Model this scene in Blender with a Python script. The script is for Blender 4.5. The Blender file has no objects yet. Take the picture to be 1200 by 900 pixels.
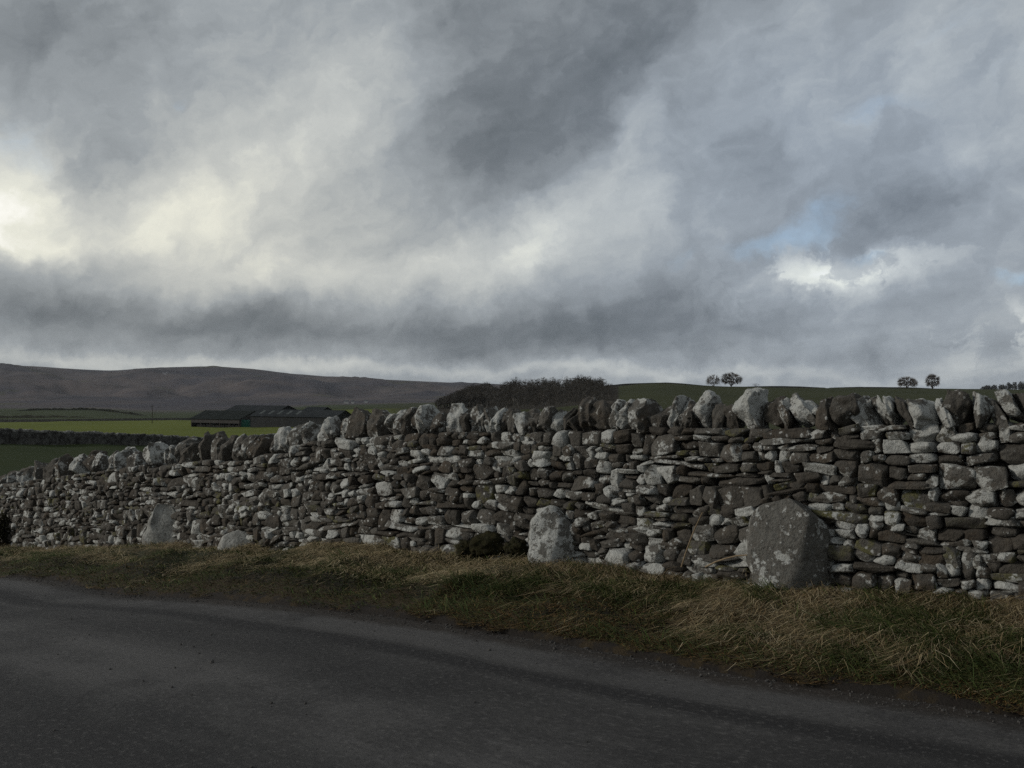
import bpy, math, random
import numpy as np
from mathutils import Vector, Matrix

R = math.radians
rng = np.random.default_rng(11)
random.seed(5)
scene = bpy.context.scene
col = scene.collection

# ------------------------------------------------------------------ camera geometry
F = 1178.0            # focal length in photo pixels (1200 wide)
EYE = 1.6
HOR = 465.0           # eye level row of the photograph


def at(px, d, py):
    return np.array([(px - 600.0) / F * d, d, EYE - (py - HOR) / F * d])


# ------------------------------------------------------------------ object helpers
def tag(o, label=None, cat=None, group=None, kind=None):
    if label: o['label'] = label
    if cat: o['category'] = cat
    if group: o['group'] = group
    if kind: o['kind'] = kind
    return o


def empty(name, loc):
    o = bpy.data.objects.new(name, None)
    o.empty_display_size = 0.3
    col.objects.link(o)
    o.location = loc
    return o


def mesh_np(name, V, faces, mat, parent=None, origin=None, tint=None, smooth=True, uv=None, mats=None, midx=None):
    """faces: list of integer arrays (n,3) or (n,4); V in world coordinates; origin: the object's own location (world)."""
    V = np.asarray(V, dtype=np.float64).reshape(-1, 3)
    org = np.zeros(3) if origin is None else np.asarray(origin, float)
    me = bpy.data.meshes.new(name)
    me.vertices.add(len(V))
    me.vertices.foreach_set('co', (V - org).astype(np.float32).ravel())
    if not isinstance(faces, (list, tuple)):
        faces = [faces]
    faces = [np.asarray(f, np.int32) for f in faces if len(f)]
    loops = np.concatenate([f.ravel() for f in faces])
    tot = np.concatenate([np.full(len(f), f.shape[1], np.int32) for f in faces])
    start = np.concatenate([[0], np.cumsum(tot)[:-1]]).astype(np.int32)
    me.loops.add(len(loops)); me.loops.foreach_set('vertex_index', loops.astype(np.int32))
    me.polygons.add(len(tot))
    me.polygons.foreach_set('loop_start', start)
    me.polygons.foreach_set('loop_total', tot)
    me.polygons.foreach_set('use_smooth', np.full(len(tot), smooth))
    if midx is not None:
        me.polygons.foreach_set('material_index', np.asarray(midx, np.int32))
    if tint is not None:
        a = me.color_attributes.new('tint', 'FLOAT_COLOR', 'POINT')
        t = np.ones((len(V), 4), np.float32); t[:, :tint.shape[1]] = tint
        a.data.foreach_set('color', t.ravel())
    if uv is not None:
        u = me.uv_layers.new(name='UVMap')
        u.data.foreach_set('uv', np.asarray(uv, np.float32)[loops].ravel())
    for m in (mats or [mat]):
        me.materials.append(m)
    me.update(calc_edges=True)
    me.validate()
    o = bpy.data.objects.new(name, me)
    col.objects.link(o)
    if parent is not None:
        o.parent = parent
        o.location = Vector(org) - parent.location
    else:
        o.location = Vector(org)
    return o


# ------------------------------------------------------------------ noise
def vnoise(x, y, seed=0):
    x = np.asarray(x, float); y = np.asarray(y, float)
    xi = np.floor(x).astype(np.int64); yi = np.floor(y).astype(np.int64)
    fx = x - xi; fy = y - yi
    fx = fx * fx * (3 - 2 * fx); fy = fy * fy * (3 - 2 * fy)

    def h(a, b):
        n = (a * 374761393 + b * 668265263 + seed * 1442695041) & 0x7fffffff
        n = ((n ^ (n >> 13)) * 1274126177) & 0x7fffffff
        return ((n ^ (n >> 16)) & 0xffff) / 65535.0
    return (h(xi, yi) * (1 - fx) + h(xi + 1, yi) * fx) * (1 - fy) + (h(xi, yi + 1) * (1 - fx) + h(xi + 1, yi + 1) * fx) * fy


def fbm(x, y, seed=0, oct=4):
    s = 0; a = 0.5; t = 0
    for i in range(oct):
        s = s + a * vnoise(x * 2 ** i, y * 2 ** i, seed + i * 17); t += a; a *= 0.5
    return s / t


def smooth01(x):
    x = np.clip(x, 0, 1); return x * x * (3 - 2 * x)


# ------------------------------------------------------------------ materials
def new_mat(name):
    m = bpy.data.materials.new(name); m.use_nodes = True
    nt = m.node_tree
    b = nt.nodes['Principled BSDF']
    b.inputs['Roughness'].default_value = 0.85
    b.inputs['Specular IOR Level'].default_value = 0.25
    return m, nt, b


class NB:
    """tiny node builder"""
    def __init__(s, nt): s.nt = nt
    def n(s, t, **k):
        x = s.nt.nodes.new(t)
        for a, v in k.items(): setattr(x, a, v)
        return x
    def link(s, a, b): s.nt.links.new(a, b)
    def val(s, inp, v):
        if hasattr(v, 'is_output'): s.link(v, inp)
        else: inp.default_value = v
    def math(s, op, a, b=0.0, c=0.0, clamp=False):
        x = s.n('ShaderNodeMath', operation=op, use_clamp=clamp)
        s.val(x.inputs[0], a); s.val(x.inputs[1], b); s.val(x.inputs[2], c)
        return x.outputs[0]
    def vmath(s, op, a, b=(0, 0, 0)):
        x = s.n('ShaderNodeVectorMath', operation=op)
        s.val(x.inputs[0], a); s.val(x.inputs[1], b)
        return x.outputs['Value'] if op in ('LENGTH', 'DOT_PRODUCT') else x.outputs[0]
    def noise(s, vec, scale, detail=4, rough=0.55, dist=0.0, col=False):
        x = s.n('ShaderNodeTexNoise')
        if vec is not None: s.link(vec, x.inputs['Vector'])
        x.inputs['Scale'].default_value = scale; x.inputs['Detail'].default_value = detail
        x.inputs['Roughness'].default_value = rough; x.inputs['Distortion'].default_value = dist
        return x.outputs['Color' if col else 'Fac']
    def voronoi(s, vec, scale, rand=1.0):
        x = s.n('ShaderNodeTexVoronoi')
        s.link(vec, x.inputs['Vector']); x.inputs['Scale'].default_value = scale; x.inputs['Randomness'].default_value = rand
        return x.outputs['Distance']
    def step(s, v, lo, hi):
        x = s.n('ShaderNodeMapRange', interpolation_type='SMOOTHSTEP')
        s.val(x.inputs[0], v); s.val(x.inputs[1], lo); s.val(x.inputs[2], hi)
        return x.outputs[0]
    def mix(s, f, a, b):
        x = s.n('ShaderNodeMix', data_type='RGBA')
        s.val(x.inputs[0], f)
        for i, v in ((6, a), (7, b)):
            if hasattr(v, 'is_output'): s.link(v, x.inputs[i])
            else: x.inputs[i].default_value = (*v[:3], 1)
        return x.outputs[2]
    def attr(s, name):
        x = s.n('ShaderNodeAttribute', attribute_name=name); return x
    def mapping(s, vec, loc=(0, 0, 0), rot=(0, 0, 0), scale=(1, 1, 1), typ='POINT'):
        x = s.n('ShaderNodeMapping', vector_type=typ)
        s.link(vec, x.inputs[0]); x.inputs[1].default_value = loc; x.inputs[2].default_value = rot; x.inputs[3].default_value = scale
        return x.outputs[0]
    def bump(s, h, strength, dist, bsdf):
        x = s.n('ShaderNodeBump'); s.link(h, x.inputs['Height'])
        x.inputs['Strength'].default_value = strength; x.inputs['Distance'].default_value = dist
        s.link(x.outputs[0], bsdf.inputs['Normal'])


def stone_material(name, spots=False, gain=1.0):
    m, nt, b = new_mat(name); n = NB(nt)
    tc = n.n('ShaderNodeTexCoord').outputs['Object']
    at_ = n.attr('tint')
    sep = n.n('ShaderNodeSeparateColor'); n.link(at_.outputs['Color'], sep.inputs[0])
    tone, off, hue = sep.outputs[0], sep.outputs[1], sep.outputs[2]
    offv = n.n('ShaderNodeCombineXYZ')
    n.val(offv.inputs[0], n.math('MULTIPLY', off, 97.0)); n.val(offv.inputs[1], n.math('MULTIPLY', off, 53.0)); n.val(offv.inputs[2], n.math('MULTIPLY', off, 31.0))
    v = n.vmath('ADD', tc, offv.outputs[0])
    n1 = n.noise(v, 8, 7, .66)
    n2 = n.noise(v, 26, 7, .62)
    g = lambda c: tuple(x * gain for x in c)
    # bare rock: from dark brown-grey to mid grey
    rock = n.mix(tone, g((.046, .040, .033)), g((.15, .143, .128)))
    if spots: rock = n.mix(n.noise(v, 5, 5, .6), (.10, .096, .085), (.17, .165, .15))
    rock = n.mix(n.step(n1, .4, .68), rock, n.mix(hue, g((.075, .056, .038)), g((.10, .096, .086))))
    rock = n.mix(n.math('MULTIPLY', n.step(n2, .5, .7), .6), rock, g((.035, .03, .025)))
    # greenish yellow algae on some stones
    alg = n.math('MULTIPLY', n.step(hue, .87, .95), n.step(n.noise(v, 11, 5, .6), .45, .6))
    rock = n.mix(n.math('MULTIPLY', alg, .65), rock, g((.12, .115, .035)))
    # crustose lichen: pale patches with sharp ragged edges
    th = n.math('MULTIPLY_ADD', tone, -.23, .70 if spots else .645)
    n4 = n.noise(v, 3.4, 5, .6)
    big_ = n.step(n.noise(offv.outputs[0], .7, 0), .42, .58)
    coarse = n.n('ShaderNodeMix'); n.link(big_, coarse.inputs[0]); n.link(n1, coarse.inputs[2]); n.link(n4, coarse.inputs[3])
    mixn = n.math('ADD', n.math('MULTIPLY', coarse.outputs[0], .70), n.math('MULTIPLY', n2, .30))
    lich = n.step(n.math('SUBTRACT', mixn, th), -.012, .03)
    lc = n.mix(n.noise(v, 34, 6, .65), g((.25, .25, .23)), g((.60, .61, .585)))
    base = n.mix(n.math('MULTIPLY', lich, .9), rock, lc)
    vo = n.math('ADD', n.voronoi(n.vmath('ADD', v, n.vmath('MULTIPLY', n.noise(v, 30, 3, .5, col=True), (.02, .02, .02))), 13 if spots else 16), n.math('MULTIPLY', n2, .25))
    sp = n.math('MULTIPLY', n.math('SUBTRACT', 1.0, n.step(vo, .29 if spots else .27, .36)), n.step(n.noise(v, 4, 2), .44, .56))
    base = n.mix(n.math('MULTIPLY', sp, .75), base, g((.46, .46, .44)))
    pits = n.step(n.noise(v, 75, 3, .5), .66, .74)
    base = n.mix(n.math('MULTIPLY', pits, .7), base, g((.03, .026, .022)))
    base = n.mix(n.math('MULTIPLY', n.step(n.noise(v, 15, 7, .7), .56, .68), .5), base, g((.045, .038, .03)))
    n.link(base, b.inputs['Base Color'])
    b.inputs['Roughness'].default_value = .9
    h = n.math('ADD', n.math('MULTIPLY', n.noise(v, 22, 8, .68), 1.0), n.math('MULTIPLY', lich, .10))
    n.bump(h, 1.0, .045, b)
    return m


M = {}
M['stone'] = stone_material('weathered_limestone')
M['boulder'] = stone_material('boulder_stone', spots=True, gain=1.0)



def simple(name, c1, c2, scale, rough=.9, c3=None, bump=None, spec=.2, coord='Object', stretch=None):
    m, nt, b = new_mat(name); n = NB(nt)
    tc = n.n('ShaderNodeTexCoord').outputs[coord]
    if stretch: tc = n.mapping(tc, scale=stretch)
    c = n.mix(n.step(n.noise(tc, scale, 6, .6), .32, .68), c1, c2)
    if c3: c = n.mix(n.step(n.noise(tc, scale * 4.3, 5, .6), .5, .7), c, c3)
    n.link(c, b.inputs['Base Color'])
    b.inputs['Roughness'].default_value = rough; b.inputs['Specular IOR Level'].default_value = spec
    if bump: n.bump(n.noise(tc, bump[0], 6, .6), bump[1], bump[2], b)
    return m


M['hearting'] = simple('dark_hearting', (.02, .017, .014), (.05, .043, .035), 12, bump=(25, 1, .03))
M['moss'] = simple('dark_moss', (.010, .011, .003), (.024, .021, .006), 14, c3=(.017, .010, .004), bump=(90, 1, .02))
M['slab'] = simple('pale_slab_stone', (.16, .158, .145), (.30, .30, .28), 9, c3=(.11, .105, .095), bump=(30, .8, .02))
M['grit'] = simple('loose_grit', (.03, .028, .026), (.085, .08, .075), 40)
M['bramble'] = simple('dry_stem', (.14, .10, .06), (.22, .17, .11), 30)
M['bark'] = simple('bare_bark', (.06, .053, .046), (.09, .08, .07), 3)
M['twig'] = simple('bare_twigs', (.10, .088, .078), (.14, .125, .11), 1)
M['wood'] = simple('woodland_twigs', (.028, .025, .02), (.05, .044, .036), .2)
M['woodbark'] = simple('woodland_bark', (.05, .046, .04), (.10, .094, .085), .3)
M['farwood'] = simple('distant_wood', (.03, .032, .03), (.045, .045, .045), .1)
M['roof_grey'] = simple('fibre_cement_roof', (.018, .021, .023), (.027, .030, .032), .35, rough=.95, spec=.05)
M['roof_dark'] = simple('dark_roof', (.012, .015, .014), (.018, .021, .02), .35, rough=.95, spec=.05)
M['cladding'] = simple('dark_cladding', (.012, .013, .014), (.02, .021, .021), .5)
M['blockwork'] = simple('blockwork', (.03, .028, .027), (.045, .042, .04), .6)
M['barn_shade'] = simple('shed_shade', (.006, .006, .006), (.01, .01, .01), .5)
M['skylight'] = simple('translucent_sheet', (.04, .048, .047), (.065, .073, .072), .5, rough=.8)
M['concrete'] = simple('concrete', (.30, .29, .27), (.38, .37, .35), .5)
M['green_sheet'] = simple('green_sheet', (.008, .06, .046), (.012, .085, .062), .6, rough=.5)
M['pole'] = simple('pole_timber', (.03, .025, .02), (.05, .04, .035), 1)
M['whitewash'] = simple('whitewash', (.28, .28, .27), (.36, .36, .35), .3)
M['slate'] = simple('slate_roof', (.06, .065, .075), (.09, .095, .10), .3)
M['shrub'] = simple('dark_shrub', (.018, .018, .008), (.035, .03, .014), 4)
M['hedge'] = simple('hedge', (.02, .022, .012), (.04, .038, .02), .5)
M['fieldstone'] = simple('field_wall_stone', (.022, .02, .018), (.10, .098, .09), 1.6, c3=(.02, .018, .016), bump=(3, 1, .15))
M['fieldcope'] = simple('field_cope_stone', (.035, .033, .03), (.22, .215, .20), 1.3)

# blades carry their own colour in 'tint'
m, nt, b = new_mat('grass_blades'); n = NB(nt)
n.link(n.attr('tint').outputs['Color'], b.inputs['Base Color'])
b.inputs['Roughness'].default_value = .75; b.inputs['Specular IOR Level'].default_value = .2
M['blades'] = m

# road surface: u = metres along, v = metres across from the verge
m, nt, b = new_mat('worn_tarmac'); n = NB(nt)
uv = n.n('ShaderNodeUVMap').outputs[0]
sx = n.n('ShaderNodeSeparateXYZ'); n.link(uv, sx.inputs[0])
u_, v_ = sx.outputs[0], sx.outputs[1]
wob = n.noise(n.mapping(uv, scale=(.25, .6, 1)), 1.0, 4, .6)
vv = n.math('MULTIPLY_ADD', wob, .5, n.math('ADD', v_, -.25))
long_ = n.noise(n.mapping(uv, scale=(.22, 2.2, 1)), 1.3, 6, .62)
grain = n.noise(uv, 240, 3, .7)
grain2 = n.noise(uv, 70, 5, .7)
blot = n.noise(uv, 3.2, 6, .62)
c = n.mix(n.step(long_, .34, .66), (.030, .031, .033), (.060, .061, .064))
c = n.mix(n.math('MULTIPLY', n.step(blot, .48, .7), .45), c, (.024, .024, .026))


def band(centre, width, soft):
    return n.math('SUBTRACT', 1.0, n.step(n.math('ABSOLUTE', n.math('SUBTRACT', vv, centre)), width, width + soft))


c = n.mix(n.math('MULTIPLY', band(.80, .05, .16), .92), c, (.016, .016, .018))      # tarry seam
c = n.mix(n.math('MULTIPLY', band(.40, .08, .28), .60), c, (.082, .083, .087))        # swept strip
c = n.mix(n.math('MULTIPLY', band(2.0, .15, .5), .60), c, (.085, .086, .09))       # wheel tracks worn pale
c = n.mix(n.math('MULTIPLY', band(1.3, .12, .40), .5), c, (.03, .03, .032))
c = n.mix(n.math('MULTIPLY', band(3.2, .3, .6), .60), c, (.018, .018, .02))
c = n.mix(n.math('MULTIPLY', band(4.2, .3, .6), .35), c, (.015, .015, .017))
grit = n.math('SUBTRACT', 1.0, n.step(n.math('ADD', v_, n.math('MULTIPLY', blot, -.30)), -.02, .20))
c = n.mix(n.math('MULTIPLY', grit, .95), c, n.mix(grain2, (.014, .011, .009), (.035, .028, .022)))
chip = n.noise(uv, 28, 6, .75)
mott = n.noise(uv, .8, 7, .7)
c = n.mix(n.math('MULTIPLY', n.step(mott, .45, .60), .5), c, (.018, .018, .020))
c = n.mix(n.math('MULTIPLY', n.step(chip, .53, .62), .45), c, (.012, .012, .013))
c = n.mix(n.math('MULTIPLY', n.step(chip, .46, .38), .45), c, (.12, .121, .125))
c = n.mix(n.math('MULTIPLY', n.step(grain2, .56, .7), .6), c, (.014, .014, .015))
c = n.mix(n.math('MULTIPLY', n.step(grain, .58, .70), .6), c, (.20, .20, .20))
c = n.vmath('MULTIPLY', c, (1.04, .985, .92))
n.link(c, b.inputs['Base Color'])
b.inputs['Roughness'].default_value = .78; b.inputs['Specular IOR Level'].default_value = .22
n.bump(n.math('ADD', n.math('ADD', n.math('MULTIPLY', grain, .5), n.math('MULTIPLY', grain2, .8)), n.math('MULTIPLY', chip, 1.2)), .9, .012, b)
M['road'] = m

# verge soil: u along, v = fraction from wall foot (0) to tarmac (1)
m, nt, b = new_mat('verge_soil'); n = NB(nt)
uv = n.n('ShaderNodeUVMap').outputs[0]
sx = n.n('ShaderNodeSeparateXYZ'); n.link(uv, sx.inputs[0])
tc = n.n('ShaderNodeTexCoord').outputs['Object']
nz = n.noise(tc, 5, 6, .65)
f = n.math('MULTIPLY_ADD', nz, .5, n.math('ADD', sx.outputs[1], -.25))
c = n.mix(n.step(f, .1, .5), (.07, .055, .028), (.022, .026, .010))
c = n.mix(n.step(f, .5, .66), c, (.016, .014, .008))
c = n.mix(n.step(f, .74, .86), c, n.mix(n.noise(tc, 40, 5, .7), (.020, .015, .007), (.055, .036, .015)))
c = n.mix(n.step(f, .93, .99), c, (.018, .014, .011))
n.link(c, b.inputs['Base Color'])
n.bump(n.noise(tc, 45, 7, .7), 1, .03, b)
M['verge'] = m

# countryside: colour per field, cloud shade included, from 'tint', broken up by noise
m, nt, b = new_mat('fields_and_moor'); n = NB(nt)
tc = n.n('ShaderNodeTexCoord').outputs['Object']
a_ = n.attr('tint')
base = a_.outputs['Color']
n1 = n.noise(n.mapping(tc, scale=(1, .45, 1)), .02, 6, .62)
n2 = n.noise(tc, .0022, 7, .62)
n3 = n.noise(tc, .25, 4, .6)
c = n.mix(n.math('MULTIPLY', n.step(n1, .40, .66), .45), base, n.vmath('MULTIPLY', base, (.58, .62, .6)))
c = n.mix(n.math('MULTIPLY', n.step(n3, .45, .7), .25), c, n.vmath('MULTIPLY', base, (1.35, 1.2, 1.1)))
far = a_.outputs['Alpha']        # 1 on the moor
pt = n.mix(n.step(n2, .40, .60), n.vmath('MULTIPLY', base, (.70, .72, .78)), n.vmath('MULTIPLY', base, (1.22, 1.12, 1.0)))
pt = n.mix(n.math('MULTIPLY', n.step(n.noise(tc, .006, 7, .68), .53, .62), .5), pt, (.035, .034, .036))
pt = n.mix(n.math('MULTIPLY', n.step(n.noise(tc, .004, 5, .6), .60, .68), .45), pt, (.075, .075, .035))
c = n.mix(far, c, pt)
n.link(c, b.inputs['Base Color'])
b.inputs['Roughness'].default_value = 1; b.inputs['Specular IOR Level'].default_value = .05
M['land'] = m

# ------------------------------------------------------------------ the wall's line on the ground
#        px     d     y foot  y under coping  y top
WK = [(1190, 6.9, 716, 498, 457), (950, 7.6, 694, 502, 462), (800, 8.35, 673, 504, 463), (650, 9.2, 657, 508, 475),
      (500, 10.0, 647, 508, 477), (350, 11.3, 643, 520, 489), (316, 11.75, 642, 528, 497), (300, 11.95, 642, 540, 510),
      (170, 14.1, 641, 545, 519), (20, 17.3, 640, 566, 546)]
plan = [(16, -1.5), (8.5, 3.4), (5.2, 5.7)] + [((p - 600) / F * d, d) for p, d, *_ in WK] + [(-11.8, 20.9), (-20, 29.8), (-34, 44), (-60, 70)]
zb = [.14, .14, .14] + [EYE - (y - HOR) / F * d for p, d, y, *_ in WK] + [-1.45, -2.2, -2.9, -3.2]
zc = [1.42, 1.41, 1.40] + [EYE - (y - HOR) / F * d for p, d, _, y, _2 in WK] + [-.35, -1.1, -1.8, -2.1]
zt = [1.68, 1.67, 1.66] + [EYE - (y - HOR) / F * d for p, d, _, _1, y in WK] + [-.1, -.85, -1.55, -1.85]
plan = np.array(plan, float)
cum = np.concatenate([[0], np.cumsum(np.linalg.norm(np.diff(plan, axis=0), axis=1))])


def catmull(tk, yk, t):
    m_ = np.gradient(yk, tk)
    i = np.clip(np.searchsorted(tk, t) - 1, 0, len(tk) - 2)
    h = tk[i + 1] - tk[i]; x = (t - tk[i]) / h
    return (2 * x**3 - 3 * x**2 + 1) * yk[i] + (x**3 - 2 * x**2 + x) * h * m_[i] + (-2 * x**3 + 3 * x**2) * yk[i + 1] + (x**3 - x**2) * h * m_[i + 1]


NS = 1600
tt = np.linspace(0, cum[-1], NS)
# smooth the plan a little so that the wall runs in one easy curve
pl = plan.copy()
for _ in range(2):
    q = pl.copy(); q[1:-1] = .25 * pl[:-2] + .5 * pl[1:-1] + .25 * pl[2:]
    pl[4:-4] = .6 * pl[4:-4] + .4 * q[4:-4]
WX = catmull(cum, pl[:, 0], tt); WY = catmull(cum, pl[:, 1], tt)
S = np.concatenate([[0], np.cumsum(np.hypot(np.diff(WX), np.diff(WY)))])
PXS = 600 + F * WX / np.maximum(WY, .5)
# heights are looked up by the column the point is seen in (inside the frame), by distance along outside it
ZB = np.interp(tt, cum, zb)
wk = np.array(WK, float)[::-1]
inside = (PXS >= wk[0, 0]) & (PXS <= wk[-1, 0]) & (WY > 2)


def rowz(k):
    return EYE - (np.interp(PXS, wk[:, 0], wk[:, k]) - HOR) / F * WY


ZB = np.where(inside, rowz(2), np.interp(tt, cum, zb))
ZC = np.where(inside, rowz(3), np.interp(tt, cum, zc))
ZT = np.where(inside, rowz(4), np.interp(tt, cum, zt))


def box(a, k):
    ap = np.pad(a, k, mode='edge'); return np.convolve(ap, np.ones(2 * k + 1) / (2 * k + 1), 'valid')


ZB = box(ZB, 18); ZC = box(ZC, 3); ZT = box(ZT, 3)
TX = np.gradient(WX, S); TY = np.gradient(WY, S)
l_ = np.hypot(TX, TY); TX /= l_; TY /= l_
NX, NY = -TY, TX                 # towards the road (camera side)
if (NX[NS // 4] * -WX[NS // 4] + NY[NS // 4] * -WY[NS // 4]) < 0:
    NX, NY = -NX, -NY


def I(arr, s): return np.interp(s, S, arr)


def s_of_px(px):
    ok = (WY > 2.5) & (PXS > -400) & (PXS < 2500)
    o = np.argsort(PXS[ok]); return np.interp(px, PXS[ok][o], S[ok][o])


# road level along the wall, and the width of the verge found from the tarmac edge seen in the photo
zr_px = np.array([-100, 20, 170, 350, 500, 650, 800, 950, 1190])
zr_v = np.array([-1.65, -1.12, -.66, -.28, -.12, -.05, -.01, 0, 0])
ZR = np.interp(PXS, zr_px, zr_v); ZR[WY < 4] = 0
left = S > s_of_px(-90); ZR[left] = (ZB - .2)[left]
ZR = box(ZR, 25); ZR = np.minimum(ZR, ZB - .08)
edge_px = np.array([-200, 0, 200, 300, 400, 500, 600, 750, 900, 1050, 1200, 1400])
edge_py = np.array([668, 676, 689, 699, 713, 728, 746, 768, 789, 811, 833, 862])
VW = np.full(NS, 1.0)
vs = np.linspace(.35, 3.2, 120)
for i in range(NS):
    X = WX[i] + NX[i] * vs; Y = WY[i] + NY[i] * vs
    if Y.min() < 2: VW[i] = np.nan; continue
    px = 600 + F * X / Y; py = HOR + F * (EYE - ZR[i]) / Y
    d = py - np.interp(px, edge_px, edge_py)
    j = np.argmax(d > 0)
    VW[i] = vs[j] if d.max() > 0 else np.nan
ok = ~np.isnan(VW) & (PXS > -60) & (PXS < 1400)
VW = np.interp(S, S[ok], VW[ok])
VW = box(box(VW, 45), 45)
print('verge width at px', [(p, round(float(I(VW, s_of_px(p))), 2)) for p in (1190, 950, 650, 400, 200, 20)])


def P(s, t, z):
    return np.stack([I(WX, s) + I(NX, s) * t, I(WY, s) + I(NY, s) * t, np.broadcast_to(z, np.shape(s)) if np.ndim(z) == 0 else z], -1)


def verge_z(s, t):
    v = I(VW, s); f = np.clip(t / v, -.3, 1.15)
    base = I(ZB, s); r = I(ZR, s)
    prof = 1 - np.clip(f, 0, 1) ** 2.4
    z = r + (base - r) * prof
    bump_ = (fbm(s * 1.1, t * 1.6 + 7, 3) - .5) * .22 + (fbm(s * 4, t * 4, 9) - .5) * .09
    amp = smooth01((1 - f) / .35) * smooth01((f + .3) / .3)
    und = (fbm(s * .9, t * .3, 31) - .5) * .10 * smooth01((1 - f) / .6)
    return z + bump_ * amp + und


def grid_faces(a, b_):
    i = np.arange(a * b_).reshape(a, b_)
    return np.stack([i[:-1, :-1], i[1:, :-1], i[1:, 1:], i[:-1, 1:]], -1).reshape(-1, 4)


# ------------------------------------------------------------------ road, verges
s0, s1 = 1.0, S[-1] - 2
RW = 5.2
ss = np.concatenate([np.linspace(s0, s_of_px(-100), 260), np.linspace(s_of_px(-100), s1, 90)[1:]])
tv = np.linspace(0, RW, 60)
gs, gv = np.meshgrid(ss, tv, indexing='ij')
gt = gv + I(VW, gs)
camber = .05 * (1 - ((gv - RW / 2) / (RW / 2)) ** 2) - .03
gz = I(ZR, gs) + camber + (fbm(gs * .5, gv * .8, 4) - .5) * .015 + .004
V = P(gs, gt, gz)
o = mesh_np('road', V, grid_faces(len(ss), len(tv))[:, ::-1], M['road'], uv=np.stack([gs, gv], -1).reshape(-1, 2))
tag(o, 'narrow dark grey tarmac lane running past the stone wall', None, kind='structure')

sv = np.concatenate([np.linspace(s0, s_of_px(-100), 800), np.linspace(s_of_px(-100), s1, 200)[1:]])
fv = np.linspace(-.32, 1.04, 46)
gs, gf = np.meshgrid(sv, fv, indexing='ij')
gt = np.where(gf < 0, gf, gf * I(VW, gs))
gz = verge_z(gs, gt)
gz = np.where(gf > 1.0, I(ZR, gs) - .06, gz)
V = P(gs, gt, gz)
o = mesh_np('verge', V, grid_faces(len(sv), len(fv))[:, ::-1], M['verge'], uv=np.stack([gs, gf], -1).reshape(-1, 2))
tag(o, 'sloping earth bank between the stone wall and the lane', None, kind='structure')

sn = np.linspace(s0, s1, 160); tn = np.linspace(-.1, 4, 14)
gs, gv = np.meshgrid(sn, tn, indexing='ij')
gz = I(ZR, gs) + np.clip(gv, -.05, .5) * .12 + (fbm(gs, gv, 8) - .5) * .05 - .03
V = P(gs, gv + I(VW, gs) + RW, gz)
o = mesh_np('near_verge', V, grid_faces(len(sn), len(tn))[:, ::-1], M['verge'], uv=np.stack([gs, gv * 0 + .4], -1).reshape(-1, 2))
tag(o, 'grassy edge on the near side of the lane', None, kind='structure')

# ------------------------------------------------------------------ the land beyond
hill_px = np.array([-900, -600, -300, -100, 0, 40, 80, 130, 170, 210, 260, 300, 340, 380, 440, 520, 600, 700, 800, 2400], float)
hill_py = np.array([446, 440, 430, 427.5, 428, 429, 432, 434.5, 431.5, 429.8, 430.2, 432.5, 438, 441.3, 444.3, 448, 451.5, 457, 461, 463], float)
hs = box(np.interp(np.arange(-900, 2401, 4), hill_px, hill_py), 3)


def hill_y(px): return np.interp(px, np.arange(-900, 2401, 4), hs)


# columns of the photograph with (distance, row) knots for the fields
COLS = {
    -900: [(60, 545), (100, 515), (140, 509), (250, 503), (400, 499), (700, 496), (900, 493), (1400, 484), (2200, 476)],
    0: [(19, 640), (60, 546), (100, 517.5), (140, 511), (250, 504), (400, 500), (700, 495), (900, 491), (1350, 481), (2200, 476)],
    100: [(15, 641), (60, 548), (108, 520), (150, 513), (250, 505), (400, 500), (700, 494), (900, 490), (1350, 480.5), (2200, 476)],
    180: [(13.5, 641), (60, 552), (118, 523), (160, 515), (250, 506), (400, 500), (700, 493), (900, 489.5), (1350, 487.5), (2200, 477)],
    260: [(12.5, 642), (60, 552), (130, 526), (180, 516), (260, 508), (400, 500.5), (700, 493), (900, 490), (1350, 487), (2200, 476)],
    400: [(11, 642), (60, 540), (130, 515), (250, 505), (400, 500), (560, 483), (900, 478), (1350, 476), (2200, 472)],
    500: [(10.2, 646), (60, 530), (130, 500), (250, 488), (420, 481), (560, 477), (900, 478), (1350, 475), (2200, 470)],
    560: [(10, 648), (60, 515), (150, 488), (300, 482), (450, 476.5), (560, 463), (700, 463), (1350, 466), (2200, 466)],
    620: [(9.6, 650), (60, 505), (150, 482), (300, 477), (450, 472.5), (570, 455.5), (700, 457), (1350, 464), (2200, 464)],
    700: [(9, 655), (60, 500), (150, 478), (300, 470), (450, 462), (570, 452.8), (700, 455), (1350, 463), (2200, 463)],
    770: [(8.6, 660), (60, 495), (150, 474), (300, 466), (450, 458), (570, 449.5), (700, 452), (1350, 462), (2200, 462)],
    860: [(8.1, 668), (60, 495), (150, 474), (300, 467), (450, 459), (570, 453.2), (700, 455), (1350, 462), (2200, 462)],
    960: [(7.6, 678), (60, 495), (150, 474), (300, 467), (450, 460), (570, 454.5), (700, 456), (1350, 460), (2200, 461)],
    1200: [(6.9, 694), (60, 495), (150, 475), (300, 468), (450, 461), (570, 456.5), (700, 458), (1500, 457), (2200, 460)],
    2400: [(6.5, 694), (60, 495), (150, 475), (300, 468), (450, 461), (570, 456.5), (700, 458), (1500, 457), (2200, 460)],
}
ck = sorted(COLS)


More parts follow.
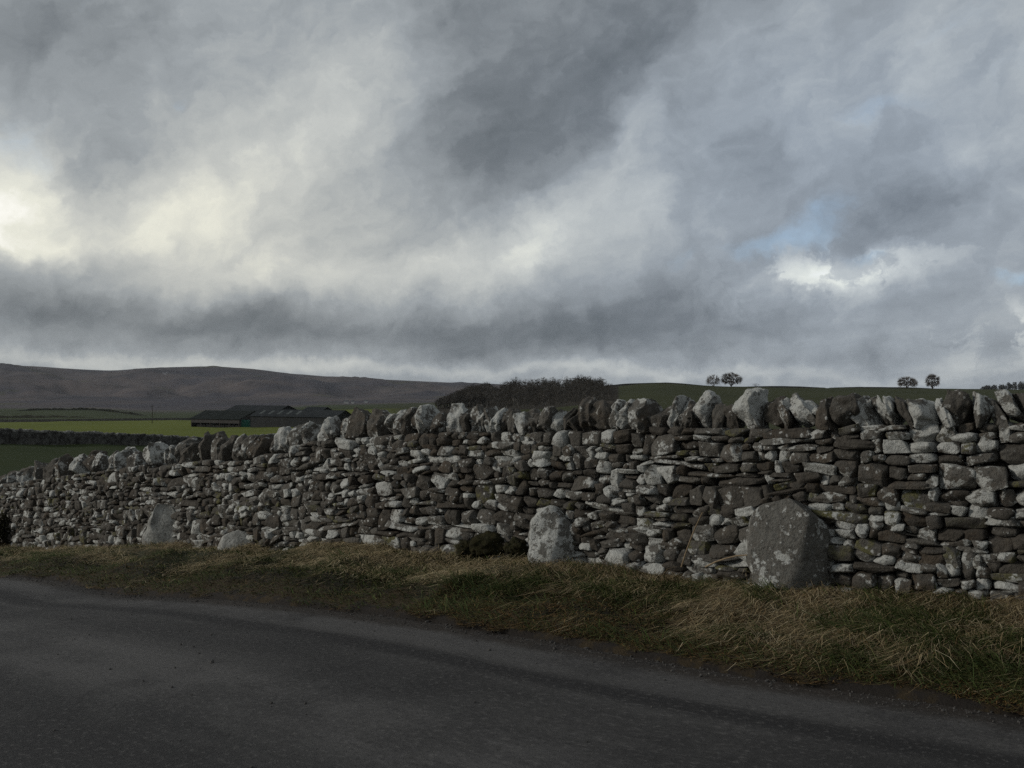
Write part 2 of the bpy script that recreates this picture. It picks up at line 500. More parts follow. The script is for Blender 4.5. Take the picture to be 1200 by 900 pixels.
def land_z(px, d):
    px = np.clip(px, -900, 2400)
    cols_z = []
    for c_ in ck:
        kn = COLS[c_]
        dk = np.array([k[0] for k in kn] + [4300, 5200, 9000], float)
        zz = [EYE - (y - HOR) / F * k for k, y in kn]
        dk_near = dk[:len(kn)]
        z = np.interp(np.log(d), np.log(dk_near), zz)
        cols_z.append(z)
    Z = np.stack(cols_z, 0)
    i = np.clip(np.searchsorted(ck, px, side='right') - 1, 0, len(ck) - 2)
    c0 = np.array(ck, float)[i]; c1 = np.array(ck, float)[i + 1]
    x = smooth01((px - c0) / (c1 - c0))
    idx = np.arange(Z.shape[1])
    z = Z[i, idx] * (1 - x) + Z[i + 1, idx] * x
    # the moor beyond
    hz = EYE - (hill_y(px) - HOR) / F * 4300
    e = (d - 2000) / 2300
    z2 = z + (hz - z) * np.where(e < 1, smooth01(e) * .55 + .45 * np.clip(e, 0, 1), 1) 
    z2 = np.where(d > 4300, hz - (d - 4300) * .025 - np.maximum(0, d - 5200) * .02, z2)
    rough = (fbm(px * .012, d * .0022, 21, 5) - .5) * 95 * smooth01((d - 2200) / 600) * smooth01((4250 - d) / 700)
    return np.where(d > 2000, z2 + rough * np.clip((hz + 20) / 100, 0, 1), z)


az = np.concatenate([np.arange(-180, -44, 3.0), np.arange(-44, 40, .14), np.arange(40, 180.1, 3.0)])
rr = np.concatenate([[.01], np.geomspace(1.5, 90, 90), np.arange(91, 190, 1.6), np.geomspace(192, 900, 110), np.geomspace(910, 9000, 110)])
ga, gr = np.meshgrid(np.radians(az), rr, indexing='ij')
X = gr * np.sin(ga); Y = gr * np.cos(ga)
gac = np.clip(ga, R(-50), R(50))
pxg = 600 + F * np.tan(gac); dg = np.maximum(gr * np.cos(gac), 1.0)
Z = land_z(pxg.ravel(), dg.ravel()).reshape(X.shape)
Z += (fbm(X * .05, Y * .05, 2) - .5) * np.clip(gr / 120, 0, 1.2) * smooth01((2500 - gr) / 500)
# level behind the camera
back = smooth01((np.abs(ga) - R(55)) / R(40))
Z = Z * (1 - back) + back * (np.clip(-X * .02, -6, 6) * -1 * smooth01(gr / 60) * (X < 0))
# under the wall, the verge and the road the land lies half a metre lower
near = gr < 95
Xn = X[near]; Yn = Y[near]
d2 = (Xn[:, None] - WX[None, ::4]) ** 2 + (Yn[:, None] - WY[None, ::4]) ** 2
j = np.argmin(d2, 1) * 4
tn_ = (Xn - WX[j]) * NX[j] + (Yn - WY[j]) * NY[j]
zn = Z[near]
lim = VW[j] + RW + 3.6
inz = (tn_ > -.45) & (tn_ < lim)
# field side: meet the wall's foot
fs = (tn_ <= -.45) & (tn_ > -9)
w = smooth01((-tn_ - .4) / 8)
zn = np.where(fs, (ZB[j] - .12) * (1 - w) + zn * w, zn)
zn = np.where(inz, np.minimum(ZR[j], ZB[j]) - .5, zn)
past = tn_ >= lim
w2 = smooth01((tn_ - lim) / 10)
zn = np.where(past, ZR[j] * (1 - w2 * .3) - .02, zn)
Z[near] = zn

# fields: colours, with cloud shade painted into the dark one, sunlight into the bright
colr = np.zeros(X.shape + (4,), np.float32)
cloud_shaded_green = (.028, .038, .014); bright = (.100, .116, .024); past_ = (.042, .052, .024); moor = (.074, .068, .074); rightf = (.040, .044, .020)
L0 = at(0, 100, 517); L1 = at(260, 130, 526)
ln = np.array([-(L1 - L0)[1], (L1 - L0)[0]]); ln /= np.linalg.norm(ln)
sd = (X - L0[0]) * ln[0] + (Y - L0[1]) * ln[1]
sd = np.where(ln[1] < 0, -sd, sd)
colr[..., :3] = cloud_shaded_green
rs = smooth01((pxg - 420) / 60)[..., None]
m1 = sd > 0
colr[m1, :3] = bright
m2 = dg > 720
colr[m2, :3] = past_
k = smooth01((dg - 1400) / 500)[..., None]
colr[..., :3] = colr[..., :3] * (1 - k) + np.array(moor) * k
hi = smooth01((Z - 60) / 70)[..., None]
colr[..., :3] = colr[..., :3] * (1 - hi * .35) + np.array((.085, .082, .088)) * hi * .35
colr[..., :3] = colr[..., :3] * (1 - rs * (1 - k)) + np.array(rightf) * rs * (1 - k)
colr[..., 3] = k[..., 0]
wf_ = (pxg > 512) & (pxg < 726) & (dg > 190) & (dg < 575) & (dg < 440 + np.maximum(0, pxg - 500) * 1.9)
colr[wf_, :3] = (.028, .024, .018)
# patch of old snow in a gully of the fell
rowg = HOR - (Z - EYE) / np.maximum(Y, 1) * F
sp_ = (np.abs(pxg - 194) < 4.5) & (np.abs(rowg - (437.5 - (pxg - 194) * .35)) < .9) & (dg > 3000) & (dg < 4300)
colr[sp_] = (.20, .20, .215, 0)
V = np.stack([X, Y, Z], -1)
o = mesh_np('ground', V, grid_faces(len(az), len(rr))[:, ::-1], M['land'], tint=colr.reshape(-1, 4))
tag(o, 'pasture fields sloping to a brown moorland fell', None, kind='structure')
GV = V


def ground_z(px, d):
    return float(land_z(np.array([float(px)]), np.array([float(d)]))[0])


# ------------------------------------------------------------------ rock shapes
_tpl = {}


def template(k):
    if k in _tpl: return _tpl[k]
    idx = {}; pts = []; faces = []
    g = np.linspace(-1, 1, k + 1)

    def vid(p):
        key = tuple(np.round(p, 5))
        if key not in idx: idx[key] = len(pts); pts.append(p)
        return idx[key]
    for ax in range(3):
        for sgn in (-1, 1):
            for i in range(k):
                for j_ in range(k):
                    q = []
                    for a, b_ in ((i, j_), (i + 1, j_), (i + 1, j_ + 1), (i, j_ + 1)):
                        p = np.zeros(3); p[ax] = sgn; p[(ax + 1) % 3] = g[a]; p[(ax + 2) % 3] = g[b_]
                        q.append(vid(p))
                    faces.append(q if sgn > 0 else q[::-1])
    _tpl[k] = (np.array(pts), np.array(faces, np.int32))
    return _tpl[k]


def rocks(C, AX, H, k, ncut=7, round_=(.3, .6), depth=(.70, .98), rough=.045, seed=0, flat=1.0):
    """C (N,3) centres, AX (N,3,3) rows = axes, H (N,3) half sizes -> verts (N,V,3), faces (V-local)"""
    g = np.random.default_rng(seed)
    T, Fc = template(k); N = len(C)
    nrm = T / np.linalg.norm(T, axis=1, keepdims=True)
    r = g.uniform(round_[0], round_[1], (N, 1, 1))
    p = T[None] * (1 - r) + nrm[None] * r * 1.22
    # skew so that no two outlines are the same rectangle
    sk = g.normal(0, .13, (N, 3))
    p = p * (1 + sk[:, None, [1, 2, 0]] * p[:, :, [1, 2, 0]])
    for c_ in range(ncut):
        d = g.normal(0, 1, (N, 3)); d[:, 0] *= flat; d /= np.linalg.norm(d, axis=1, keepdims=True)
        dist = g.uniform(depth[0], depth[1], (N, 1)) * (1.05 + .25 * (np.abs(d).sum(1, keepdims=True) - 1))
        over = np.maximum(0, np.einsum('nvi,ni->nv', p, d) - dist)
        p = p - over[..., None] * d[:, None, :]
    for o_ in range(4):
        fr = g.normal(0, 1, (N, 3)); fr /= np.linalg.norm(fr, axis=1, keepdims=True)
        fr *= (2.2, 3.7, 6.1, 9.5)[o_]
        ph = g.uniform(0, 6.28, (N, 1)); am = rough * (1.2, .9, .6, .4)[o_]
        p = p + nrm[None] * (np.sin(np.einsum('nvi,ni->nv', p, fr) + ph) * am)[..., None]
    p = p * H[:, None, :]
    W = np.einsum('nvi,nij->nvj', p, AX) + C[:, None, :]
    return W, Fc


def frame_axes(s, lean=0.0, rot=None, g=None, batter=0.0):
    """axes along the wall, out of the wall, up"""
    s = np.atleast_1d(s)
    T3 = np.stack([I(TX, s), I(TY, s), np.gradient(ZC, S)[np.clip(np.searchsorted(S, s), 0, NS - 1)] * .6], -1)
    T3 /= np.linalg.norm(T3, axis=1, keepdims=True)
    N3 = np.stack([I(NX, s), I(NY, s), np.zeros_like(s)], -1)
    U3 = np.cross(T3, N3); U3 *= np.sign(U3[:, 2:3])
    ax = np.stack([T3, N3, U3], 1)
    if rot is not None:   # small random turn in the face plane and about the upright
        a = rot[:, 0]; ca, sa = np.cos(a)[:, None], np.sin(a)[:, None]
        t2 = ax[:, 0] * ca + ax[:, 2] * sa; u2 = -ax[:, 0] * sa + ax[:, 2] * ca
        b_ = rot[:, 1]; cb, sb = np.cos(b_)[:, None], np.sin(b_)[:, None]
        t3 = t2 * cb + ax[:, 1] * sb; n3 = -t2 * sb + ax[:, 1] * cb
        ax = np.stack([t3, n3, u2], 1)
    return ax


def join(W, Fc):
    N, Vn, _ = W.shape
    return W.reshape(-1, 3), (Fc[None] + (np.arange(N) * Vn)[:, None, None]).reshape(-1, Fc.shape[1])


# ------------------------------------------------------------------ the dry stone wall
sa, sb = s_of_px(1650), s_of_px(-170)
mid_s = s_of_px(600)
wall = empty('dry_stone_wall', tuple(P(np.array(mid_s), -.25, float(I(ZB, mid_s)))))
tag(wall, 'long grey dry stone wall with upright coping stones beside the lane', 'wall')

# hearting: the dark inside of the wall, with its back face
hsn = np.linspace(sa, sb, 420)
prof = [(-.10, -.25), (-.17, 1.0), (-.35, 1.0), (-.46, -.25)]
rows = []
for t_, h_ in prof:
    hh = I(ZC, hsn) - I(ZB, hsn)
    z = I(ZB, hsn) + np.where(h_ < 0, -.25, hh * h_ - .02)
    rows.append(P(hsn, t_ + (fbm(hsn * 5, hsn * 0 + t_ * 9, 5) - .5) * .03, z))
V = np.stack(rows, 1)
fc = grid_faces(len(hsn), 4)
mesh_np('hearting', V, fc, M['hearting'], parent=wall, origin=wall.location)

# face stones packed by always filling the lowest gap
g = np.random.default_rng(23)
ds = .01
n_ = int((sb - sa) / ds)
lev = np.full(n_, -.16) + (fbm(np.arange(n_) * ds * 2, np.zeros(n_), 3) - .5) * .05
Hw = I(ZC, sa + np.arange(n_) * ds) - I(ZB, sa + np.arange(n_) * ds) + .01
st = []
done = np.zeros(n_, bool)
guard = 0
while guard < 20000:
    guard += 1
    cand = np.where(done, 9, lev - Hw)
    rel = np.where(done, 99, lev)
    i0 = int(np.argmin(rel))
    if rel[i0] > 90: break
    a = i0
    while a > 0 and abs(lev[a - 1] - lev[i0]) < .012 and not done[a - 1]: a -= 1
    b_ = i0
    while b_ < n_ - 1 and abs(lev[b_ + 1] - lev[i0]) < .012 and not done[b_ + 1]: b_ += 1
    gap = (b_ - a + 1) * ds
    room = Hw[a:b_ + 1].mean() - lev[i0]
    if room < .028:
        done[a:b_ + 1] = True; continue
    q = g.random()
    if q < .07: w_ = g.uniform(.32, .55); h_ = g.uniform(.05, .10)
    elif q < .26: w_ = g.uniform(.11, .25); h_ = g.uniform(.032, .055)
    elif q < .55: w_ = g.uniform(.13, .25); h_ = g.uniform(.065, .10)
    elif q < .86: w_ = g.uniform(.08, .16); h_ = g.uniform(.07, .125)
    else: w_ = g.uniform(.15, .28); h_ = g.uniform(.12, .18)
    w_ *= .90; h_ *= .92
    # bigger stones low down
    if lev[i0] < .25 and g.random() < .4: w_ *= 1.25; h_ *= 1.3
    if gap < .075:
        w_ = gap
    elif w_ > gap - .07: w_ = gap
    if gap > .62 and w_ > gap * .8: w_ = min(w_, .5)
    h_ = min(h_, max(.04, w_ * 1.25))
    # keep level with a neighbour now and then
    for e in (a - 1, b_ + 1):
        if 0 <= e < n_ and .035 < lev[e] - lev[i0] < .2 and g.random() < .45 and lev[e] - lev[i0] < w_ * 1.6:
            h_ = lev[e] - lev[i0]
    if room - h_ < .035: h_ = min(room, h_ + .04)
    if g.random() < .5 or w_ >= gap - 1e-6: i1 = a
    else: i1 = b_ + 1 - int(round(w_ / ds))
    i2 = min(n_, i1 + max(1, int(round(w_ / ds))))
    if i2 - i1 >= 3:
        st.append((sa + i1 * ds, sa + i2 * ds, lev[i0], lev[i0] + h_))
    lev[i1:i2] = lev[i0] + h_ + g.normal(0, .002)
st = np.array(st)
N = len(st); print('face stones', N)
sc_ = (st[:, 0] + st[:, 1]) / 2; zc_ = (st[:, 2] + st[:, 3]) / 2
hw = (st[:, 1] - st[:, 0]) / 2; hh = (st[:, 3] - st[:, 2]) / 2
big = np.minimum(hw, hh)
hd = np.minimum(g.uniform(.10, .15, N), .05 + 1.3 * np.maximum(hw, hh))
out = g.normal(0, .02, N) - .07 * (zc_ / 1.2)            # batter: leans back as it rises
# the courses rise and dip: stones follow a gently rumpled bed
bed = lambda s_, z_: (fbm(s_ * 1.1, z_ * 2.2, 13, 3) - .5) * .20 * np.clip(z_ / .3, 0, 1) * np.clip((1.12 - z_) / .3, 0, 1)
slope = (bed(sc_ + .06, zc_) - bed(sc_ - .06, zc_)) / .12
C = P(sc_, -hd * .92 + out + .015, I(ZB, sc_) + zc_ + bed(sc_, zc_))
sdir = np.sign(I(TX, sc_))
AX = frame_axes(sc_, rot=np.stack([g.normal(0, .085, N) + np.arctan(slope), g.normal(0, .10, N)], -1))
Hs = np.stack([hw * 1.07 - .002, hd, hh * 1.10 - .001], -1)
pxs = 600 + F * C[:, 0] / C[:, 1]
tone = np.clip(g.beta(1.2, 1.3, N) + .25 * (vnoise(sc_ * .8, zc_ * 2, 4) - .5), 0, 1)
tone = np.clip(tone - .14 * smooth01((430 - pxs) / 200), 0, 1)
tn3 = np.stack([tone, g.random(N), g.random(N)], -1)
# apparent size decides which 100 stones are parts of their own
appar = (hw * hh * 4) / C[:, 1] ** 2
inview = (pxs > 5) & (pxs < 1195) & (zc_ > .06)
order = np.argsort(-np.where(inview, appar, 0))
own = order[:100]; rest = np.setdiff1d(np.arange(N), own)
near_ = rest[C[rest, 1] < 12.5]; far_ = rest[C[rest, 1] >= 12.5]
Vs, Fs, Ts = [], [], []; base_i = 0
for ids, k_ in ((near_, 8), (far_, 6)):
    W, Fc = rocks(C[ids], AX[ids], Hs[ids], k_, ncut=9, round_=(.02, .48), depth=(.80, 1.04), rough=.034, seed=3 + k_)
    v_, f_ = join(W, Fc)
    Vs.append(v_); Fs.append(f_ + base_i); base_i += len(v_); Ts.append(np.repeat(tn3[ids], W.shape[1], 0))
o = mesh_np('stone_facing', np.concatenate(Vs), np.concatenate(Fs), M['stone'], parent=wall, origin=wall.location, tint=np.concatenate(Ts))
tag(o, kind='stuff')
W, Fc = rocks(C[own], AX[own], Hs[own], 14, ncut=9, round_=(.02, .45), depth=(.80, 1.04), rough=.034, seed=77)
for i, id_ in enumerate(own):
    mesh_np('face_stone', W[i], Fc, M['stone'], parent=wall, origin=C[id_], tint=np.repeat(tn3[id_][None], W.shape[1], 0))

# coping: (photo column, top row, width in px, lean towards the right in degrees, tone 0-1, hue)
CP = [(1290, 457, 24, -8, .6), (1265, 458, 20, -10, .3), (1240, 459, 22, -12, .6), (1217, 458, 22, -8, .4),
      (1197, 457, 16, -16, .35), (1180, 454, 17, -20, .85), (1165, 463, 15, -18, .7), (1147, 458, 20, -6, .75), (1121, 456, 33, 0, .25),
      (1097, 467, 13, -8, .8), (1078, 462, 22, -20, .85), (1057, 461, 17, -20, .3), (1040, 463, 17, -14, .9), (1025, 465, 13, -18, .5),
      (1010, 463, 15, -14, .85), (990, 461, 28, 0, .12), (964, 465, 26, -4, .15), (944, 463, 17, -28, .55), (926, 459, 20, -22, .9), (911, 466, 13, -8, .6), (896, 465, 20, 0, .15),
      (872, 455, 27, 4, .95), (848, 471, 15, 4, .15), (829, 472, 15, 4, .45), (815, 458, 22, 8, 1.0), (801, 470, 12, 6, .5), (790, 470, 17, 8, .7), (778, 463, 13, 6, .85),
      (765, 476, 17, 6, .35), (749, 472, 12, 2, .4), (737, 467, 20, 0, .75), (724, 468, 14, 4, .85), (711, 469, 16, 6, .85),
      (694, 469, 21, 4, .25), (677, 466, 17, 2, .3), (664, 481, 11, 4, .35), (655, 477, 12, 14, .5), (645, 482, 16, 20, .9), (632, 476, 17, 4, .7),
      (619, 484, 15, 0, .15), (606, 479, 23, 4, .85), (591, 479, 12, -4, .55), (582, 479, 11, 0, .3), (574, 478, 13, 4, .95), (564, 478, 13, -10, .85),
      (554, 480, 12, -6, .85), (543, 474, 18, 0, .5), (533, 480, 12, -4, .15), (521, 473, 22, 0, .95), (503, 482, 18, 4, .3), (490, 474, 16, 0, .85), (478, 477, 20, 0, .4),
      (463, 477, 19, 2, .8), (447, 480, 17, 0, .85), (427, 480, 24, 4, .55), (407, 478, 22, 2, .35),
      (391, 486, 17, 4, .6), (376, 487, 17, 0, .75), (361, 489, 17, 4, .85), (346, 494, 15, 0, .7), (333, 496, 15, 2, .75), (320, 500, 17, 2, .95),
      (306, 510, 12, 8, .4), (294, 510, 15, 10, .2), (281, 509, 13, 16, .55), (268, 510, 14, 12, .5), (255, 509, 14, 10, .35), (241, 505, 15, 12, .8), (226, 506, 14, 8, .4),
      (213, 517, 12, 4, .4), (200, 513, 15, 14, .55), (182, 522, 14, 6, .7), (167, 518, 20, 0, .95), (148, 529, 17, 2, .3), (136, 524, 13, 0, .85), (120, 528, 18, 0, .7),
      (106, 530, 13, 4, .65), (92, 528, 16, 0, .3), (77, 532, 14, 2, .75), (64, 532, 14, 4, .45), (50, 537, 13, 4, .4), (34, 541, 16, 10, .35),
      (18, 547, 15, 6, .7), (4, 552, 14, 4, .6), (-9, 556, 13, 4, .5), (-21, 559, 13, 0, .7), (-32, 562, 12, 6, .4), (-43, 565, 12, 4, .6),
      (-54, 568, 12, 4, .5), (-64, 570, 11, 4, .7)]
print('coping', len(CP))
g = np.random.default_rng(41)
for px, ty, wd, lean, tone_ in CP:
    s_ = float(s_of_px(px))
    p0 = P(np.array(s_), -.2, 0.0)
    d = float(I(WY, s_)) + .1
    s_ = float(s_of_px(px))
    ztop = EYE - (ty - HOR) / F * d
    zbot = float(I(ZC, s_)) - .035
    if ztop < zbot + .12: ztop = zbot + .16
    h_ = (ztop - zbot) / 2 * 1.02
    # the slab's width seen is foreshortened by the wall running away
    tx = abs(float(I(TX, s_)))
    w_ = wd / F * d / max(.6, tx) / 2 * g.uniform(.68, .88) * (.88 if abs(lean) > 10 else 1)
    hd_ = g.uniform(.14, .22)
    a = R(lean) * 1.45 + g.normal(0, .05)
    sgn = -1 if float(I(TX, s_)) > 0 else 1
    ax = frame_axes(np.array([s_]), rot=np.array([[a * -sgn * -1 if False else a * sgn, g.normal(.06, .16)]]))
    rc = .35 if wd < 26 else .6
    c0 = P(np.array([s_]), -.225 + g.normal(0, .03), np.array([zbot + h_]))
    W, Fc = rocks(c0, ax, np.array([[w_, hd_, h_]]), 16, ncut=13, round_=(rc * .15, rc * .75), depth=(.62, .96), rough=.05, seed=int(px) + 5001, flat=.30 if rc < .5 else .8)
    # ragged heads that narrow towards the top, some with a broken corner
    loc = np.einsum('vi,ji->vj', W[0] - c0[0], ax[0]); hf = np.clip(loc[:, 2] / h_, -1, 1.1)
    loc[:, 0] *= 1 - g.uniform(.0, .32) * smooth01((hf + .1) / 1.1)
    loc[:, 0] += w_ * g.normal(0, .16) * hf ** 2
    loc[:, 1] *= 1 - g.uniform(.05, .4) * smooth01((hf - .1) / .9)
    loc[:, 0] += (fbm(loc[:, 1] * 16 + px, loc[:, 2] * 16, 3) - .5) * .030
    loc[:, 1] += (fbm(loc[:, 0] * 18 + px, loc[:, 2] * 15 + 9, 5) - .5) * .06
    loc[:, 2] += (fbm(loc[:, 0] * 14 + px, loc[:, 1] * 14, 6) - .5) * .06 * (hf > 0)
    loc[:, 2] *= np.where(loc[:, 2] > 0, h_ / max(.01, loc[:, 2].max()), h_ / max(.01, -loc[:, 2].min()))
    W[0] = loc @ ax[0] + c0[0]
    # narrower, ragged heads
    hue = .86 if px in (1121, 990) else g.uniform(0, .82)
    t3 = np.array([[tone_ * .82 + .03, g.random(), hue]])
    mesh_np('coping_stone', W[0], Fc, M['stone'], parent=wall, origin=c0[0], tint=np.repeat(t3, W.shape[1], 0))
# coping past both ends of the picture: one part
ex = [s_of_px(1310) - .22 * i for i in range(1, 12)] + [s_of_px(-75) + .24 * i for i in range(0, 18)]
ex = np.array([e for e in ex if sa < e < sb])
c0 = P(ex, np.full(len(ex), -.22), I(ZC, ex) + .12)
ax = frame_axes(ex, rot=np.stack([g.normal(-.1, .1, len(ex)), g.normal(0, .2, len(ex))], -1))
W, Fc = rocks(c0, ax, np.stack([g.uniform(.07, .12, len(ex)), np.full(len(ex), .19), g.uniform(.13, .17, len(ex))], -1), 8, ncut=9, depth=(.66, .98), rough=.05, seed=8)
v_, f_ = join(W, Fc)
o = mesh_np('coping_row', v_, f_, M['stone'], parent=wall, origin=wall.location, tint=np.repeat(np.stack([g.random(len(ex)), g.random(len(ex)), g.random(len(ex)) * .8], -1), W.shape[1], 0))
tag(o, kind='stuff')


# ------------------------------------------------------------------ boulders at the wall's foot
def boulder(outline, zlift, depth, t_c, mat, label, tone_, seed, k=26, hue=.4, name='boulder', facets=()):
    """outline: photo points (x, y) of its silhouette; rebuilt at its own distance, as a full rounded stone"""
    o_ = np.array(outline, float)
    cx, cy = o_.mean(0)
    s_ = float(s_of_px((o_[:, 0].min() + o_[:, 0].max()) / 2))
    c = P(np.array(s_), t_c, 0.0); d = float(c[1])
    q = np.stack([(o_[:, 0] - 600) / F * d, EYE - (o_[:, 1] - HOR) / F * d], -1)
    x0, x1 = q[:, 0].min(), q[:, 0].max(); z0, z1 = q[:, 1].min(), q[:, 1].max()
    ctr = np.array([(x0 + x1) / 2, d, (z0 + z1) / 2])
    qc = q - np.array([ctr[0], ctr[2]])
    ang = np.arctan2(qc[:, 1], qc[:, 0]); rad = np.hypot(qc[:, 0], qc[:, 1])
    od = np.argsort(ang); ang = ang[od]; rad = rad[od]
    ang = np.concatenate([ang - 2 * np.pi, ang, ang + 2 * np.pi]); rad = np.tile(rad, 3)
    T, Fc = template(k)
    nr = T / np.linalg.norm(T, axis=1, keepdims=True)
    a = np.arctan2(nr[:, 2], nr[:, 0])
    rxz = np.hypot(nr[:, 0], nr[:, 2])
    rad_a = np.interp(a, ang, rad)
    cs = np.sign(rxz) * rxz ** .62                      # fuller than an ellipsoid
    p = np.stack([np.cos(a) * rad_a * cs, np.sign(nr[:, 1]) * np.abs(nr[:, 1]) ** .8 * depth, np.sin(a) * rad_a * cs], -1)
    gg = np.random.default_rng(seed)
    for i_ in range(7):
        dd = gg.normal(0, 1, 3); dd /= np.linalg.norm(dd)
        dm = np.quantile(p @ dd, gg.uniform(.90, .99))
        p = p - np.maximum(0, p @ dd - dm)[:, None] * dd * .8
    for nx_, ny_, nz_, q_ in facets:                    # the big broken faces
        dd = np.array([nx_, ny_, nz_]); dd = dd / np.linalg.norm(dd)
        dm = np.quantile(p @ dd, q_)
        p = p - np.maximum(0, p @ dd - dm)[:, None] * dd * .92
    for o2 in range(6):
        fr = gg.normal(0, 1, 3); fr *= (6, 9, 14, 22, 33, 48)[o2] / np.linalg.norm(fr)
        p = p + nr * (np.sin(p @ fr + gg.uniform(0, 6)) * (.018, .013, .008, .006, .004, .003)[o2])[:, None]
    W = p + ctr
    ob = mesh_np(name, W, Fc, mat, origin=np.array([ctr[0], ctr[1], z0]), tint=np.repeat(np.array([[tone_, gg.random(), hue]]), len(W), 0))
    return tag(ob, label, 'boulder')


boulder([(876, 628), (880, 608), (892, 594), (910, 586), (930, 582), (948, 586), (960, 600), (968, 618), (980, 646), (988, 672), (988, 704), (955, 712), (915, 712), (888, 704), (878, 674), (872, 648)],
        0, .27, .10, M['boulder'], 'largest rounded grey boulder with pale lichen spots at the foot of the wall', .74, 3, facets=((.42, -.90, .05, .76), (-.40, -.88, .28, .80), (.55, -.35, .76, .95)))
boulder([(622, 640), (624, 620), (632, 604), (644, 597), (658, 600), (668, 612), (674, 630), (676, 652), (674, 672), (650, 676), (628, 674), (621, 658)],
        0, .20, .06, M['boulder'], 'upright boulder with white lichen crust and brown foot beside dark moss clumps', .98, 8, facets=((.45, -.88, .1, .82), (-.3, -.9, .25, .86)))
boulder([(169, 640), (172, 620), (179, 600), (185, 586), (199, 586), (210, 600), (217, 618), (223, 640), (216, 652), (194, 656), (174, 652)],
        0, .15, .15, M['slab'], 'pale triangular stone slab leaning against the wall', .78, 12, facets=((.10, -.97, .22, .84),))
boulder([(258, 640), (264, 630), (276, 624), (290, 625), (299, 634), (302, 646), (290, 654), (270, 654), (258, 650)],
        0, .16, .13, M['slab'], 'low flat grey boulder half sunk in grass', .55, 15, facets=((.1, -.9, .4, .75),))

# ------------------------------------------------------------------ moss clumps
for (px, py, w_, h_, lab) in [(553, 643, 15, 11, 'small dark brown moss mound at the wall foot, first of three from the drystone gap'),
                              (576, 639, 23, 15, 'largest dark green moss mound swelling from the wall foot'),
                              (609, 643, 13, 13, 'rusty brown moss mound pressed against the upright boulder')]:
    s_ = float(s_of_px(px)); c = P(np.array(s_), .05, 0.0); d = float(c[1])
    c[2] = EYE - (py - HOR) / F * d
    T, Fc = template(20); nr = T / np.linalg.norm(T, axis=1, keepdims=True)
    H = np.array([w_ / F * d, .11, h_ / F * d])
    p = nr * H
    p = p + nr * ((fbm(nr[:, 0] * 3 + px, nr[:, 2] * 3 + nr[:, 1], 4) - .5) * .07 + (fbm(nr[:, 0] * 14 + px, nr[:, 2] * 14 + nr[:, 1] * 9, 6) - .5) * .03)[:, None]
    o = mesh_np('moss_clump', p + c, Fc, M['moss'], origin=c - np.array([0, 0, H[2]]))
    lab = {553: 'small dark brown moss mound left of the biggest moss mound', 576: 'largest dark green moss mound swelling from the wall foot',
           609: 'rusty brown moss mound pressed against the upright boulder'}[px]
    tag(o, lab, 'moss')


# ------------------------------------------------------------------ tubes
def tube(pts, radii, sides=6):
    pts = np.asarray(pts, float); n__ = len(pts)
    d = np.gradient(pts, axis=0); d /= np.linalg.norm(d, axis=1, keepdims=True) + 1e-9
    ref = np.array([0, 0, 1.0]) if abs(d[:, 2]).mean() < .8 else np.array([1.0, 0, 0])
    a = np.cross(d, ref); a /= np.linalg.norm(a, axis=1, keepdims=True) + 1e-9
    b__ = np.cross(d, a)
    th = np.linspace(0, 2 * np.pi, sides, endpoint=False)
    r_ = np.broadcast_to(radii, (n__,))
    V_ = pts[:, None] + r_[:, None, None] * (np.cos(th)[None, :, None] * a[:, None] + np.sin(th)[None, :, None] * b__[:, None])
    i = np.arange(n__ * sides).reshape(n__, sides)
    f_ = np.stack([i[:-1], np.roll(i, -1, 1)[:-1], np.roll(i, -1, 1)[1:], i[1:]], -1).reshape(-1, 4)
    return V_.reshape(-1, 3), f_


def stem_points(pts, t_c):
    res = []
    for (px, py) in pts:
        s_ = float(s_of_px(px)); c = P(np.array(s_), t_c, 0.0); d = float(c[1])
        res.append([(px - 600) / F * d, d, EYE - (py - HOR) / F * d])
    return np.array(res)


pts = stem_points([(798, 664), (803, 648), (808, 634), (814, 619), (820, 606), (823, 600)], .10)
v_, f_ = tube(pts, np.linspace(.007, .004, 6)); o = mesh_np('bramble_stem', v_, f_, M['bramble'], origin=pts[0])
tag(o, 'thin straight brown stem standing up against the wall', 'plant stem')
pts = stem_points([(826, 664), (838, 658), (850, 654), (862, 651), (874, 650), (884, 653)], .36)
v_, f_ = tube(pts, np.linspace(.008, .005, 6)); o = mesh_np('bramble_stem', v_, f_, M['bramble'], origin=pts[0])
tag(o, 'curved dead stem arching towards the largest boulder', 'plant stem')

# ------------------------------------------------------------------ verge grass
g = np.random.default_rng(99)


